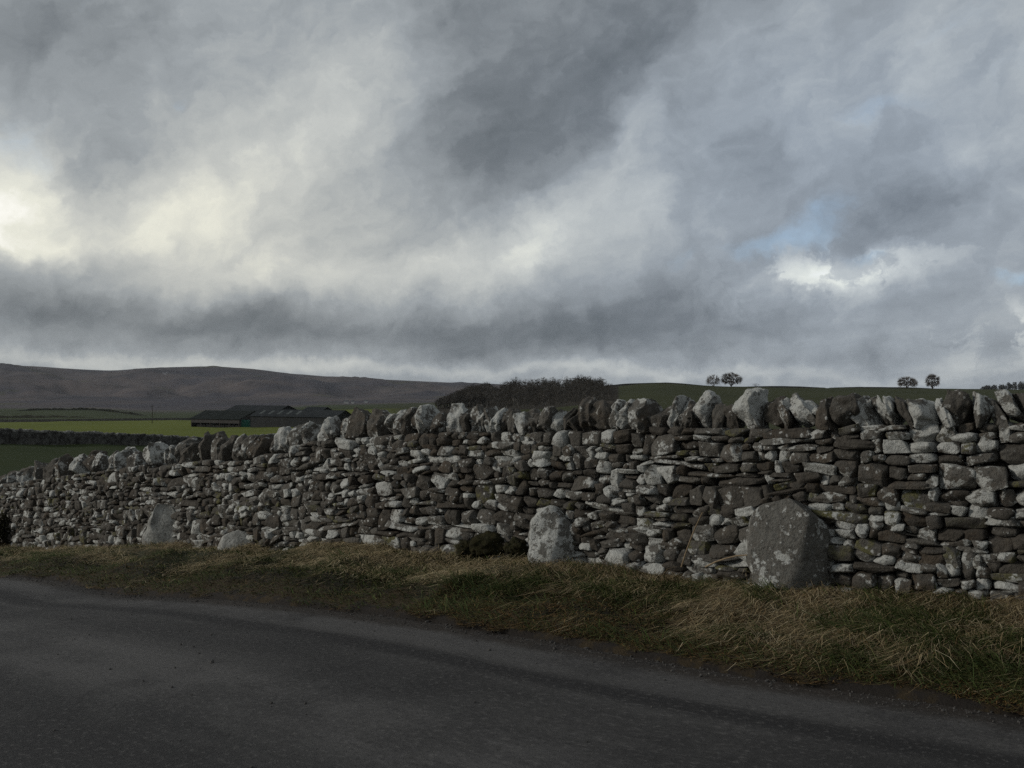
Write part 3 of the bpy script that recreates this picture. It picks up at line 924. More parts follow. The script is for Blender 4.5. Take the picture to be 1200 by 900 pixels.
def blades(N_, slo, shi, flo, fhi, length, width, lean, palette, dens=None, seed=0, flop=0.6, direction=None):
    gg = np.random.default_rng(seed)
    s_ = gg.uniform(slo, shi, N_ * 2); f_ = gg.uniform(flo, fhi, N_ * 2)
    if dens is not None:
        keep = gg.random(len(s_)) < dens(s_, f_)
        s_, f_ = s_[keep], f_[keep]
    k_ = f_ < .985 + (fbm(s_ * 3.5, s_ * 0, 19) - .5) * .16
    s_, f_ = s_[k_], f_[k_]
    s_, f_ = s_[:N_], f_[:N_]; n__ = len(s_)
    t_ = f_ * I(VW, s_)
    root = P(s_, t_, verge_z(s_, t_) - .01)
    clump = fbm(s_ * 3.1, t_ * 3.1, 55 + seed)
    L = gg.uniform(length[0], length[1], n__) * (.55 + .9 * clump)
    # tufts lean together, mostly down the bank
    th = (fbm(s_ * 1.3, t_ * 1.3, 71 + seed) - .5) * 9 + gg.normal(0, .7, n__)
    if direction is not None: th = direction + (fbm(s_ * 1.1, t_ * 1.1, 71 + seed) - .5) * 4.5 + gg.normal(0, .8, n__)
    nxy = np.stack([I(NX, s_), I(NY, s_)], -1); txy = np.stack([I(TX, s_), I(TY, s_)], -1)
    d = nxy * np.cos(th)[:, None] + txy * np.sin(th)[:, None]
    d3 = np.concatenate([d, np.zeros((n__, 1))], 1)
    ln_ = np.clip(gg.normal(lean, .25, n__), .05, 1.5)
    side = np.stack([-d[:, 1], d[:, 0], np.zeros(n__)], -1)
    turn = gg.uniform(-.9, .9, n__)[:, None]
    side = side * np.cos(turn) + d3 * np.sin(turn)
    w_ = gg.uniform(width[0], width[1], n__)
    rows_ = []
    for k_, (q, ww) in enumerate(((0, 1.0), (.35, .9), (.7, .65), (1.0, 0.0))):
        a = ln_ + flop * q * 1.3
        x = L * q * np.sin(np.minimum(a, 1.75)); z = L * q * np.cos(np.minimum(a, 1.75))
        c = root + d3 * x[:, None] + np.array([0, 0, 1.0]) * np.maximum(z, .004 + .01 * q)[:, None]
        if ww > 0: rows_ += [c - side * (w_ * ww / 2)[:, None], c + side * (w_ * ww / 2)[:, None]]
        else: rows_.append(c)
    V_ = np.stack(rows_, 1)
    b0 = (np.arange(n__) * 7)[:, None]
    quads = np.concatenate([b0 + np.array([[0, 1, 3, 2]]), b0 + np.array([[2, 3, 5, 4]])], 0)
    tris = b0 + np.array([[4, 5, 6]])
    pal = np.array(palette, float)
    ci = gg.integers(0, len(pal), n__); cj = gg.integers(0, len(pal), n__); m_ = gg.random((n__, 1))
    cc = (pal[ci] * m_ + pal[cj] * (1 - m_)) * gg.uniform(.7, 1.25, (n__, 1))
    return V_.reshape(-1, 3), quads, tris, np.repeat(cc, 7, 0)


def grass(name, label, parts):
    Vs, Q, Tt, Cc = [], [], [], []; b0 = 0
    for v_, q_, t_, c_ in parts:
        Vs.append(v_); Q.append(q_ + b0); Tt.append(t_ + b0); Cc.append(c_); b0 += len(v_)
    o = mesh_np(name, np.concatenate(Vs), [np.concatenate(Q), np.concatenate(Tt)], M['blades'], tint=np.concatenate(Cc), smooth=False)
    return tag(o, label, None, kind='stuff')


GREEN = [(.042, .066, .014), (.062, .080, .022), (.028, .046, .012), (.095, .092, .034)]
STRAW = [(.36, .285, .165), (.27, .205, .11), (.44, .37, .245), (.18, .13, .066), (.30, .235, .13)]
RUST = [(.13, .075, .028), (.09, .052, .022), (.18, .105, .038), (.06, .047, .017)]
EARTH = [(.045, .03, .018), (.08, .055, .032), (.03, .022, .014)]
sR, s6, sL = float(s_of_px(1330)), float(s_of_px(640)), float(s_of_px(-80))
sM = float(s_of_px(860))


def straw_d(s_, f_):
    n1 = fbm(s_ * 2.1, f_ * 3.4, 61)
    right = smooth01((sM + .2 - s_) / 1.0)
    return np.clip((n1 - .36 + .10 * right + .40 * (.36 - f_)) * 4, .06, 1) * (1 - smooth01((f_ - (.50 + .28 * right)) / .18) * .95)


def green_d(s_, f_):
    n1 = fbm(s_ * 1.6, f_ * 2.8, 67)
    right = smooth01((sM + .2 - s_) / 1.0)
    return np.clip((n1 - .36) * 5, .08, 1) * (1 - smooth01((f_ - (.62 + .16 * right)) / .15) * .8) * np.clip(.35 + f_ * 2.6, 0, 1)


grass('verge_grass', 'green winter grass growing on the bank', [
    blades(40000, sR, s6, -.03, .95, (.06, .18), (.0035, .007), .55, GREEN, green_d, 1, .5, direction=0.3),
    blades(34000, s6, sL, -.03, .92, (.05, .13), (.004, .008), .5, GREEN, green_d, 2, .5, direction=0.3)])
grass('dead_grass', 'flattened straw coloured dead grass along the bank', [
    blades(42000, sR, s6, -.04, .95, (.10, .34), (.002, .0045), .95, STRAW + EARTH[:2] + RUST[:1], straw_d, 3, .8, direction=0.25),
    blades(52000, s6, sL, -.04, .95, (.09, .24), (.003, .0055), .85, STRAW, straw_d, 4, .75, direction=0.25)])
grass('verge_litter', 'rusty brown moss and dead leaves at the tarmac edge', [
    blades(40000, sR, s6, .50, 1.05, (.02, .07), (.004, .009), .8, RUST * 2 + EARTH + GREEN[3:] + [(.05, .05, .018)], None, 5, .6),
    blades(40000, s6, sL, .45, 1.06, (.02, .06), (.004, .009), .8, RUST * 2 + EARTH + GREEN[3:] + [(.05, .05, .018)], None, 6, .6),
    blades(30000, s6, sL, .40, 1.0, (.03, .09), (.005, .010), .6, GREEN + RUST[3:] + [(.05, .05, .018)], None, 17, .5, direction=0.2),
    blades(14000, sR, s6, .55, .98, (.04, .11), (.004, .007), .6, GREEN + RUST + EARTH[:1], None, 18, .6, direction=0.2),
    blades(9000, sR, sL, .50, .80, (.08, .18), (.003, .005), 1.0, EARTH + STRAW[3:4], None, 7, .8, direction=0.0)])


# loose grit washed along the tarmac edge
n__ = 2600
s_ = g.uniform(sR, sL, n__); off_ = np.abs(g.normal(0, .13, n__)) - .04
far_g = g.random(n__) < .12; off_[far_g] = g.uniform(0, 3.5, far_g.sum())
sz = g.uniform(.002, .006, n__) * np.where(g.random(n__) < .04, 1.8, 1)
c_ = P(s_, I(VW, s_) + off_, I(ZR, s_) + .05 * (1 - ((np.maximum(off_, 0) - RW / 2) / (RW / 2)) ** 2) - .03 + sz * .5 + .004)
ax_ = frame_axes(s_, rot=np.stack([g.uniform(-3, 3, n__), g.uniform(-3, 3, n__)], -1))
W, Fc = rocks(c_, ax_, np.stack([sz * 1.3, sz, sz * .8], -1), 2, ncut=4, seed=4)
v_, f_ = join(W, Fc)
o = mesh_np('gravel', v_, f_, M['grit'], smooth=False)
tag(o, 'loose grit scattered along the tarmac edge', None, kind='stuff')

# ------------------------------------------------------------------ dark shrub at the left end
def leaf_cloud(centre, size, n__, leaf, seed):
    gg = np.random.default_rng(seed)
    u = gg.normal(0, 1, (n__, 3)); u /= np.linalg.norm(u, axis=1, keepdims=True)
    r_ = gg.random((n__, 1)) ** .45
    p = u * r_ * np.array(size)
    p *= (.65 + .7 * fbm(u[:, 0] * 2 + seed, u[:, 2] * 2 + u[:, 1], seed))[:, None]
    p[:, 2] = np.abs(p[:, 2]) if False else p[:, 2]
    a = gg.normal(0, 1, (n__, 3)); a /= np.linalg.norm(a, axis=1, keepdims=True)
    b__ = np.cross(a, gg.normal(0, 1, (n__, 3))); b__ /= np.linalg.norm(b__, axis=1, keepdims=True)
    l = gg.uniform(.6, 1.3, (n__, 1)) * leaf
    V_ = np.stack([p - a * l, p + b__ * l * .45, p + a * l, p - b__ * l * .45], 1) + np.array(centre)
    return V_.reshape(-1, 3), np.arange(n__ * 4).reshape(-1, 4)


def low_shrub(px, py, t_c, w_, h_, label, seed):
    s_ = float(s_of_px(px)); c = P(np.array(s_), t_c, 0.0); d = float(c[1]); c[2] = EYE - (py - HOR) / F * d
    e = empty('low_shrub', tuple(c)); tag(e, label, 'shrub')
    v_, f_ = leaf_cloud(c + np.array([0, 0, h_ * .5]), (w_, .25, h_ * .6), 1800, .035, seed)
    mesh_np('foliage', v_, f_, M['shrub'], parent=e, origin=c, smooth=False)
    gg = np.random.default_rng(seed); Vs, Fs, b0 = [], [], 0
    for i in range(9):
        tip = c + np.array([gg.uniform(-w_, w_) * .8, gg.uniform(-.15, .15), h_ * gg.uniform(.5, 1.05)])
        v_, f_ = tube([c, (c + tip) / 2 + gg.normal(0, .03, 3), tip], [.012, .008, .004], 5)
        Vs.append(v_); Fs.append(f_ + b0); b0 += len(v_)
    mesh_np('stems', np.concatenate(Vs), np.concatenate(Fs), M['bramble'], parent=e, origin=c)


low_shrub(6, 642, .25, .42, .62, 'low dark straggly shrub against the far end of the stone wall', 5)


# ------------------------------------------------------------------ field walls and hedges in the distance
def strip_wall(name, label, cat, pts, H, thick, mat, mat2=None, seed=1, step=2.0, jag=.12, group=None, hedge=False):
    pts = np.array(pts, float)
    L_ = np.concatenate([[0], np.cumsum(np.linalg.norm(np.diff(pts[:, :2], axis=0), axis=1))])
    n__ = max(8, int(L_[-1] / step)); t_ = np.linspace(0, L_[-1], n__)
    p = np.stack([np.interp(t_, L_, pts[:, i]) for i in range(3)], -1)
    tg = np.gradient(p[:, :2], axis=0); tg /= np.linalg.norm(tg, axis=1, keepdims=True)
    nr = np.stack([-tg[:, 1], tg[:, 0], np.zeros(n__)], -1)
    gg = np.random.default_rng(seed)
    hgt = H * (1 + (fbm(t_ / 14, t_ * 0, seed) - .5) * (1.2 if hedge else .2)) + gg.normal(0, jag * H, n__) * (.6 if hedge else .25)
    hgt = hgt * np.clip(np.minimum(t_, L_[-1] - t_) / (6 * step) + .15, 0, 1)
    up = np.array([0, 0, 1.0])
    rows_ = [p - nr * thick * .5 - up * 1.0, p - nr * thick * .42 + up * hgt[:, None], p + nr * thick * .42 + up * hgt[:, None], p + nr * thick * .5 - up * 1.0]
    V_ = np.stack(rows_, 1)
    fcs = grid_faces(n__, 4)
    cap = np.array([[0, 1, 2, 3], [(n__ - 1) * 4 + 3, (n__ - 1) * 4 + 2, (n__ - 1) * 4 + 1, (n__ - 1) * 4]])
    if mat2 is None:
        o = mesh_np(name, V_, np.concatenate([fcs, cap]), mat, origin=p[0], smooth=False)
        return tag(o, label, cat, group)
    e = empty(name, tuple(p[0])); tag(e, label, cat, group)
    mesh_np('wall_body', V_, np.concatenate([fcs, cap]), mat, parent=e, origin=p[0], smooth=False)
    m_ = int(L_[-1] / .42); q = np.linspace(0, L_[-1], m_)
    c = np.stack([np.interp(q, t_, p[:, i]) for i in range(3)], -1); c[:, 2] += np.interp(q, t_, hgt) + .1
    tgx = np.stack([np.interp(q, t_, tg[:, i]) for i in range(2)], -1)
    ax = np.stack([np.concatenate([tgx, np.zeros((m_, 1))], 1), np.stack([-tgx[:, 1], tgx[:, 0], np.zeros(m_)], -1), np.tile([[0, 0, 1.0]], (m_, 1))], 1)
    W, Fc = rocks(c, ax, np.stack([gg.uniform(.14, .25, m_), np.full(m_, .22), gg.uniform(.12, .24, m_)], -1), 3, ncut=4, seed=seed)
    v_, f_ = join(W, Fc)
    mesh_np('coping', v_, f_, mat2, parent=e, origin=p[0])
    return e


def gpts(lst):      # photo column + distance -> on the land
    return [((px - 600) / F * d, d, ground_z(px, d)) for px, d in lst]


strip_wall('field_wall', 'dark dry stone field wall between the dark and the bright green field', 'wall',
           gpts([(-420, 58), (-200, 82), (0, 100), (60, 105.5), (130, 113), (200, 121.5), (260, 130), (330, 141), (420, 158)]), 1.12, .6, M['fieldstone'], M['fieldcope'], 3, step=.5)
strip_wall('field_wall', 'low far stone wall along the back edge of the bright green field', 'wall',
           gpts([(-300, 720), (-100, 720), (60, 720), (150, 722), (215, 724), (300, 730)]), 1.6, .8, M['fieldstone'], None, 5, step=3)
strip_wall('field_wall', 'distant wall along the skyline left of the pair of bare trees', 'wall',
           gpts([(700, 566), (740, 567), (780, 568), (826, 569)]), .8, .6, M['fieldstone'], None, 6, step=3)
strip_wall('field_wall', 'distant wall along the skyline between the bare trees', 'wall',
           gpts([(872, 569), (900, 569), (930, 570), (967, 570)]), .75, .6, M['fieldstone'], None, 7, step=3)
strip_wall('field_wall', 'distant skyline wall meeting the foot of the two separate trees', 'wall',
           gpts([(972, 570), (1010, 570), (1050, 570), (1100, 571)]), .7, .6, M['fieldstone'], None, 8, step=3)
strip_wall('hedge', 'dark hedgerow crossing the far pasture below the fell', 'hedge',
           gpts([(20, 1330), (60, 1340), (100, 1345), (130, 1350), (172, 1350)]), 2.6, 3, M['hedge'], None, 9, step=4, hedge=True, jag=.3)
strip_wall('hedge', 'lower dark hedgerow along the foot of the far pasture', 'hedge',
           gpts([(-200, 930), (-60, 935), (40, 930), (110, 920)]), 1.8, 3, M['hedge'], None, 10, step=4, hedge=True, jag=.3)


# ------------------------------------------------------------------ barns
def quad_mesh(polys):
    V_, f3, f4 = [], [], []
    for p in polys:
        b0 = len(V_); V_ += [np.array(q, float) for q in p]
        (f3 if len(p) == 3 else f4).append([b0 + i for i in range(len(p))])
    fs_ = []
    if f4: fs_.append(np.array(f4))
    if f3: fs_.append(np.array(f3))
    return np.array(V_), fs_


def slab(a, b_, c, d, th):
    """a thin box: quad a b c d thickened downwards by th"""
    a, b_, c, d = [np.array(x, float) for x in (a, b_, c, d)]
    n_ = np.cross(b_ - a, d - a); n_ /= np.linalg.norm(n_)
    if n_[2] < 0: n_ = -n_
    lo = [x - n_ * th for x in (a, b_, c, d)]
    return [[a, b_, c, d], lo[::-1], [a, lo[0], lo[1], b_], [b_, lo[1], lo[2], c], [c, lo[2], lo[3], d], [d, lo[3], lo[0], a]]


def barn(label, px, d, base_y, eave_y, ridge_rise, length, width, open_front=False, lights=0, roofmat='roof_grey', yaw=-36):
    o0 = at(px, d, base_y); eave = EYE - (eave_y - HOR) / F * d
    u = np.array([math.cos(R(yaw)), math.sin(R(yaw)), 0]); v = np.array([-math.sin(R(yaw)), math.cos(R(yaw)), 0])
    up = np.array([0, 0, 1.0]); H_ = eave - o0[2]
    e = empty('barn', tuple(o0)); tag(e, label, 'barn', 'farm barns beyond the bright field')
    pt = lambda a, b__, c: o0 + u * a + v * b__ + up * c
    polys = []
    lo = -1.5
    front_lo = H_ * .48 if open_front else lo
    polys.append([pt(0, 0, front_lo), pt(length, 0, front_lo), pt(length, 0, H_), pt(0, 0, H_)])
    polys.append([pt(0, width, lo), pt(0, width, H_), pt(length, width, H_), pt(length, width, lo)])
    for xx in (0, length):
        polys.append([pt(xx, 0, lo), pt(xx, width, lo), pt(xx, width, H_), pt(xx, 0, H_)])
        polys.append([pt(xx, 0, H_), pt(xx, width, H_), pt(xx, width / 2, H_ + ridge_rise - .05)])
    V_, fs_ = quad_mesh(polys)
    mesh_np('wall', V_, fs_, M['cladding'] if not open_front else M['blockwork'], parent=e, origin=o0, smooth=False)
    ov = .5
    k_ = ridge_rise / (width / 2)
    polys = slab(pt(-ov, -ov, H_ - ov * k_ + .15), pt(length + ov, -ov, H_ - ov * k_ + .15), pt(length + ov, width / 2, H_ + ridge_rise + .15), pt(-ov, width / 2, H_ + ridge_rise + .15), .12)
    polys += slab(pt(-ov, width + ov, H_ - ov * k_ + .15), pt(-ov, width / 2 + .002, H_ + ridge_rise + .15), pt(length + ov, width / 2 + .002, H_ + ridge_rise + .15), pt(length + ov, width + ov, H_ - ov * k_ + .15), .12)
    V_, fs_ = quad_mesh(polys)
    mesh_np('roof', V_, fs_, M[roofmat], parent=e, origin=o0, smooth=False)
    for i in range(lights):
        a = length * (.07 + .11 * i); b0_, b1_ = width * .13, width * .40
        q = slab(pt(a, b0_, H_ + b0_ * k_ + .19), pt(a + 1.5, b0_, H_ + b0_ * k_ + .19), pt(a + 1.5, b1_, H_ + b1_ * k_ + .19), pt(a, b1_, H_ + b1_ * k_ + .19), .03)
        V_, fs_ = quad_mesh(q)
        mesh_np('skylight', V_, fs_, M['skylight'], parent=e, origin=o0, smooth=False)
    if open_front:
        for i in range(6):
            a = .3 + (length - .6) * i / 5
            v_, f_ = tube([pt(a, .15, -1), pt(a, .15, H_ * .5)], [.16, .16], 4)
            mesh_np('post', v_, f_, M['pole'], parent=e, origin=pt(a, .15, -1), smooth=False)
        V_, fs_ = quad_mesh([[pt(.2, 1.5, lo), pt(length - .2, 1.5, lo), pt(length - .2, 1.5, H_ * .55), pt(.2, 1.5, H_ * .55)]])  # near-black panel standing in for the shade inside the open barn
        mesh_np('shade_panel', V_, fs_, M['barn_shade'], parent=e, origin=o0, smooth=False)
    return e


barn('long low barn with open front and grey roof at the near edge of the farm', 224, 420, 499.5, 490.3, 3.2, 31, 15, open_front=True, roofmat='roof_dark')
barn('dark clad barn with a row of pale skylights in its roof', 294, 385, 502, 487.2, 2.3, 46, 9, lights=5, roofmat='roof_grey')
barn('tall grey barn with dark gable standing behind the open fronted barn', 262, 470, 490, 482.5, 2.9, 36, 15, roofmat='roof_grey')
barn('smallest barn with only its gable and roof showing behind the skylight barn', 352, 450, 488, 483, 2.2, 12, 9.5, roofmat='roof_grey')
# sheeted stack under the eave
o0 = at(283, 404, 500.3); o0[2] -= .6
T, Fc = template(8); nr = T / np.linalg.norm(T, axis=1, keepdims=True)
p = (T * .72 + nr * .34) * np.array([1.7, 1.5, 1.75]) + np.array([1.6, 0, 1.7])
p[:, 2] += np.sin(p[:, 0] * 2.3) * .15
o = mesh_np('covered_stack', p + o0, Fc, M['green_sheet'], origin=o0)
tag(o, 'bright green sheeted stack beside the open fronted barn', 'stack')
o0 = at(262, 412, 500.2); o0[2] -= .4
p = (T * .6 + nr * .48) * np.array([.8, .7, 1.0]) + np.array([0, 0, 1.2])
o = mesh_np('feed_sack', p + o0, Fc, M['concrete'], origin=o0)
tag(o, 'small pale bulging sack in front of the open fronted barn', 'sack')

# far white farmhouses
for px, py, d, w_, lab in ((403, 468.5, 1900, 8, 'tiny white farmhouse far below the fell, beside a smaller one'), (411.5, 469.5, 1880, 5, 'tiniest white farmhouse at the fell foot, right of its larger neighbour'),
                          (427, 469, 2000, 6, 'tiny pale farmhouse on the valley side nearest the bare wood')):
    gz_ = ground_z(px, d); o0 = np.array([(px - 600) / F * d, d, gz_])
    e = empty('farmhouse', tuple(o0)); tag(e, lab, 'farmhouse', 'far farmhouses under the fell')
    a, b__, h_ = w_, 6, 4.2
    q = lambda x, y, z: o0 + np.array([x, y, z])
    V_, fs_ = quad_mesh([[q(0, 0, -3), q(a, 0, -3), q(a, 0, h_), q(0, 0, h_)], [q(0, b__, -3), q(0, b__, h_), q(a, b__, h_), q(a, b__, -3)],
                         [q(0, 0, -3), q(0, 0, h_), q(0, b__, h_), q(0, b__, -3)], [q(a, 0, -3), q(a, b__, -3), q(a, b__, h_), q(a, 0, h_)],
                         [q(0, 0, h_), q(0, b__ / 2, h_ + 2.2), q(0, b__, h_)], [q(a, 0, h_), q(a, b__, h_), q(a, b__ / 2, h_ + 2.2)]])
    mesh_np('wall', V_, fs_, M['whitewash'], parent=e, origin=o0, smooth=False)
    V_, fs_ = quad_mesh(slab(q(-.3, -.3, h_), q(a + .3, -.3, h_), q(a + .3, b__ / 2, h_ + 2.5), q(-.3, b__ / 2, h_ + 2.5), .2) +
                        slab(q(-.3, b__ + .3, h_), q(-.3, b__ / 2 + .01, h_ + 2.5), q(a + .3, b__ / 2 + .01, h_ + 2.5), q(a + .3, b__ + .3, h_), .2))
    mesh_np('roof', V_, fs_, M['slate'], parent=e, origin=o0, smooth=False)

# utility pole
o0 = np.array([(178.5 - 600) / F * 560, 560, ground_z(178.5, 560)])
e = empty('utility_pole', tuple(o0)); tag(e, 'slim wooden utility pole with crossarm standing before the moorland fell', 'pole')
top_z = EYE - (475 - HOR) / F * 560
v_, f_ = tube([o0 - np.array([0, 0, 1]), o0 + np.array([0, 0, (top_z - o0[2]) * .5]), np.array([o0[0], o0[1], top_z])], [.20, .17, .14], 8)
mesh_np('shaft', v_, f_, M['pole'], parent=e, origin=o0)
v_, f_ = tube([np.array([o0[0] - 1.0, o0[1] - .25, top_z - .5]), np.array([o0[0] + 1.0, o0[1] - .25, top_z - .5])], [.14, .14], 6)
mesh_np('crossarm', v_, f_, M['pole'], parent=e, origin=np.array([o0[0], o0[1], top_z - .5]))


# ------------------------------------------------------------------ bare trees
def make_tree(seed, H_, spread, twigs=900, trunk_frac=.25, tw=.03, twl=.16, levels=3, fork=6):
    """trunk and limbs that fork twice, and a dome of fine twigs carried by the limb ends"""
    gg = np.random.default_rng(seed)
    a_, b_ax = H_ * spread / 2, H_ * (1 - trunk_frac * .8) / 2
    cz = H_ - b_ax
    tv_, tf_, b0 = [], [], 0
    ends = []

    def add(p, q, r0, r1, sides):
        nonlocal b0
        mid = (p + q) / 2 + gg.normal(0, 1, 3) * np.linalg.norm(q - p) * .06
        v_, f_ = tube([p, mid, q], [r0, (r0 + r1) / 2, r1], sides)
        tv_.append(v_); tf_.append(f_ + b0); b0 += len(v_)
    top = np.array([gg.normal(0, .02) * H_, gg.normal(0, .02) * H_, H_ * trunk_frac])
    add(np.zeros(3), top, H_ * .035, H_ * .026, 6)

    def target(rad):
        u = gg.normal(0, 1, 3); u /= np.linalg.norm(u)
        if u[2] < -.95: u[2] *= -1
        if u[2] < 0:
            hxy = math.hypot(u[0], u[1]) + 1e-6; u[:2] *= hxy ** .45 / hxy
        lump = .74 + .44 * float(fbm(np.array([u[0] * 2.2 + seed]), np.array([u[2] * 2.2 + u[1] * 2]), seed)[0])
        return np.array([0, 0, cz]) + u * np.array([a_, a_, b_ax]) * rad * lump
    for i in range(fork):
        q1 = target(gg.uniform(.35, .6)); st_ = top * gg.uniform(.8, 1.0)
        add(st_, q1, H_ * .018, H_ * .011, 4)
        for k_ in range(4):
            q2 = target(gg.uniform(.7, .95)); q2 = q1 + (q2 - q1) * .55
            add(q1 + (q2 - q1) * .0, q2, H_ * .010, H_ * .005, 4); ends.append(q2); ends.append((q1 + q2) / 2)
    ends = np.array(ends)
    n__ = twigs
    tg_ = np.array([target(gg.uniform(.25, 1.0) ** .4) for _ in range(n__)])
    near_e = np.argmin(((tg_[:, None] - ends[None]) ** 2).sum(2), 1)
    d_ = tg_ - ends[near_e]; l_d = np.linalg.norm(d_, axis=1, keepdims=True) + 1e-6
    ln_ = np.minimum(l_d, H_ * twl * gg.uniform(.6, 1.3, (n__, 1)))
    root = tg_ - d_ / l_d * ln_
    sd_ = np.cross(d_ / l_d, gg.normal(0, 1, (n__, 3))); sd_ /= np.linalg.norm(sd_, axis=1, keepdims=True) + 1e-6
    wv = np.stack([root - sd_ * tw * .5, root + sd_ * tw * .5, tg_], 1).reshape(-1, 3)
    return np.concatenate(tv_), np.concatenate(tf_), wv, np.arange(n__ * 3).reshape(-1, 3)


def tree_thing(px, d, H_, spread, label, seed, group='bare trees on the skyline', sink=.3, **k):
    c = np.array([(px - 600) / F * d, d, ground_z(px, d) - sink])
    a, b__, w_, f_ = make_tree(seed, H_ + sink, spread, **k)
    e = empty('bare_tree', tuple(c)); tag(e, label, 'tree', group)
    mesh_np('trunk', a + c, b__, M['bark'], parent=e, origin=c, smooth=False)
    mesh_np('crown', w_ + c, f_, M['twig'], parent=e, origin=c, smooth=False)
    return e


tree_thing(835.5, 560, 7.2, 1.35, 'smaller bare tree of the close pair on the skyline above the wall', 3, twigs=1500, tw=.11, trunk_frac=.03, twl=.2)
tree_thing(857, 562, 8.8, 1.50, 'broad bare tree, larger of the close pair on the skyline', 4, twigs=3600, tw=.12, trunk_frac=.06, fork=10, twl=.2)
tree_thing(886, 566, 2.4, 2.2, 'lone tiny bare bush on the skyline beside the close pair of trees', 6, twigs=200, trunk_frac=.08, tw=.06)
tree_thing(1063, 562, 7.4, 1.70, 'low wide domed bare tree on the skyline next to a taller one', 7, twigs=3600, tw=.12, trunk_frac=.04, fork=10, twl=.2)
tree_thing(1093, 562, 9.4, 1.0, 'tall rounded bare tree standing alone on the skyline field edge', 9, twigs=3000, tw=.12, trunk_frac=.07, fork=10, twl=.2)
# trees of the wood whose crowns stand above the skyline
g = np.random.default_rng(6)
variants = [make_tree(50 + i, 1.0, .9, twigs=300, trunk_frac=.38, tw=.008, twl=.2) for i in range(4)]
protos = []
for i, px in enumerate(np.linspace(582, 704, 19)):
    px += g.uniform(-2, 2); d = 556 + g.uniform(-8, 12)
    H_ = np.interp(px, [582, 600, 640, 690, 704], [5.5, 6.6, 7.4, 6.8, 4.6]) * g.uniform(.82, 1.1)
    c = np.array([(px - 600) / F * d, d, ground_z(px, d) - .2])
    if i < 4:
        a, b__, w_, f_ = variants[i]
        e = empty('woodland_tree', tuple(c))
        kids = [mesh_np('trunk', a, b__, M['bark'], parent=None, smooth=False), mesh_np('crown', w_, f_, M['twig'], parent=None, smooth=False)]
        for k_ in kids: k_.parent = e; k_.location = (0, 0, 0)
        protos.append((e, kids))
    else:
        pe, pk = protos[i % 4]
        e = pe.copy(); col.objects.link(e)
        for k_ in pk:
            q = k_.copy(); col.objects.link(q); q.parent = e
    e.location = c; e.rotation_euler = (0, 0, g.uniform(0, 6.28)); sx_ = H_ * g.uniform(.8, 1.15)
    e.scale = (sx_, sx_, H_)
    tag(e, 'bare tree whose crown breaks the skyline along the top of the dark wood', 'tree', 'bare trees along the top of the wood')
# the wood itself, one dark mass on the slope
Vs, Fs, Ms, b0 = [], [], [], 0
for i in range(470):
    px = g.uniform(512, 718); d = g.uniform(215, 566)
    if px < 575: d = g.uniform(440, 440 + (px - 505) * 1.7)
    H_ = np.interp(px, [512, 530, 560, 600, 690, 716], [4.5, 7, 8.5, 9, 8, 5]) * g.uniform(.75, 1.15)
    if d > 525: H_ *= .62
    H_ *= np.interp(d, [215, 300, 450], [.22, .42, 1])
    c = np.array([(px - 600) / F * d, d, ground_z(px, d) - .2])
    a, b__, w_, f_ = variants[i % 4]
    th = g.uniform(0, 6.28); Rm = np.array([[math.cos(th), -math.sin(th), 0], [math.sin(th), math.cos(th), 0], [0, 0, 1]])
    sc = np.array([H_ * 1.05, H_ * 1.05, H_])
    keep = np.arange(len(f_))
    v_ = (np.concatenate([a, w_]) * sc) @ Rm.T + c
    t_ = np.concatenate([b__[:, [0, 1, 2]], b__[:, [0, 2, 3]], f_ + len(a)])
    Vs.append(v_); Fs.append(t_ + b0); b0 += len(v_); Ms.append(np.concatenate([np.zeros(2 * len(b__)), np.ones(len(f_))]))
o = mesh_np('woodland', np.concatenate(Vs), np.concatenate(Fs), None, mats=[M['woodbark'], M['wood']], midx=np.concatenate(Ms), smooth=False)
tag(o, 'dark leafless wood covering the slope beyond the wall', 'wood', kind='stuff')
# conifer belt far off at the right
Vs, Fs, b0 = [], [], 0
for i in range(160):
    px = g.uniform(1150, 1420); d = g.uniform(1480, 1620)
    H_ = np.interp(px, [1150, 1160, 1200, 1420], [5, 8, 12, 13]) * g.uniform(.75, 1.1)
    c = np.array([(px - 600) / F * d, d, ground_z(px, d)])
    v_, f_ = leaf_cloud(c + np.array([0, 0, H_ * .5]), (4.5, 4.5, H_ * .6), 60, 1.6, i)
    Vs.append(v_); Fs.append(f_ + b0); b0 += len(v_)
o = mesh_np('woods', np.concatenate(Vs), np.concatenate(Fs), M['farwood'], smooth=False)
tag(o, 'far blue grey wood on the horizon at the end of the wall', 'wood', kind='stuff')

# ------------------------------------------------------------------ haze
import bmesh
bm = bmesh.new()
x0, x1, y0, y1, z0, z1 = -9300, 9300, -9300, 9300, -320, 190
bmesh.ops.create_cube(bm, size=1)
for v in bm.verts:
    v.co = ((x0 + x1) / 2 + v.co.x * (x1 - x0), (y0 + y1) / 2 + v.co.y * (y1 - y0), (z0 + z1) / 2 + v.co.z * (z1 - z0))
me = bpy.data.meshes.new('haze'); bm.to_mesh(me); bm.free()
hz = bpy.data.objects.new('haze', me); col.objects.link(hz)
m = bpy.data.materials.new('thin_haze'); m.use_nodes = True; nt = m.node_tree; nt.nodes.clear()
vol = nt.nodes.new('ShaderNodeVolumePrincipled'); out_ = nt.nodes.new('ShaderNodeOutputMaterial')
vol.inputs['Color'].default_value = (.80, .86, .95, 1); vol.inputs['Density'].default_value = 2.6e-5
nt.links.new(vol.outputs[0], out_.inputs['Volume'])
me.materials.append(m)
tag(hz, 'thin pale air haze over the far fell', None, kind='stuff')

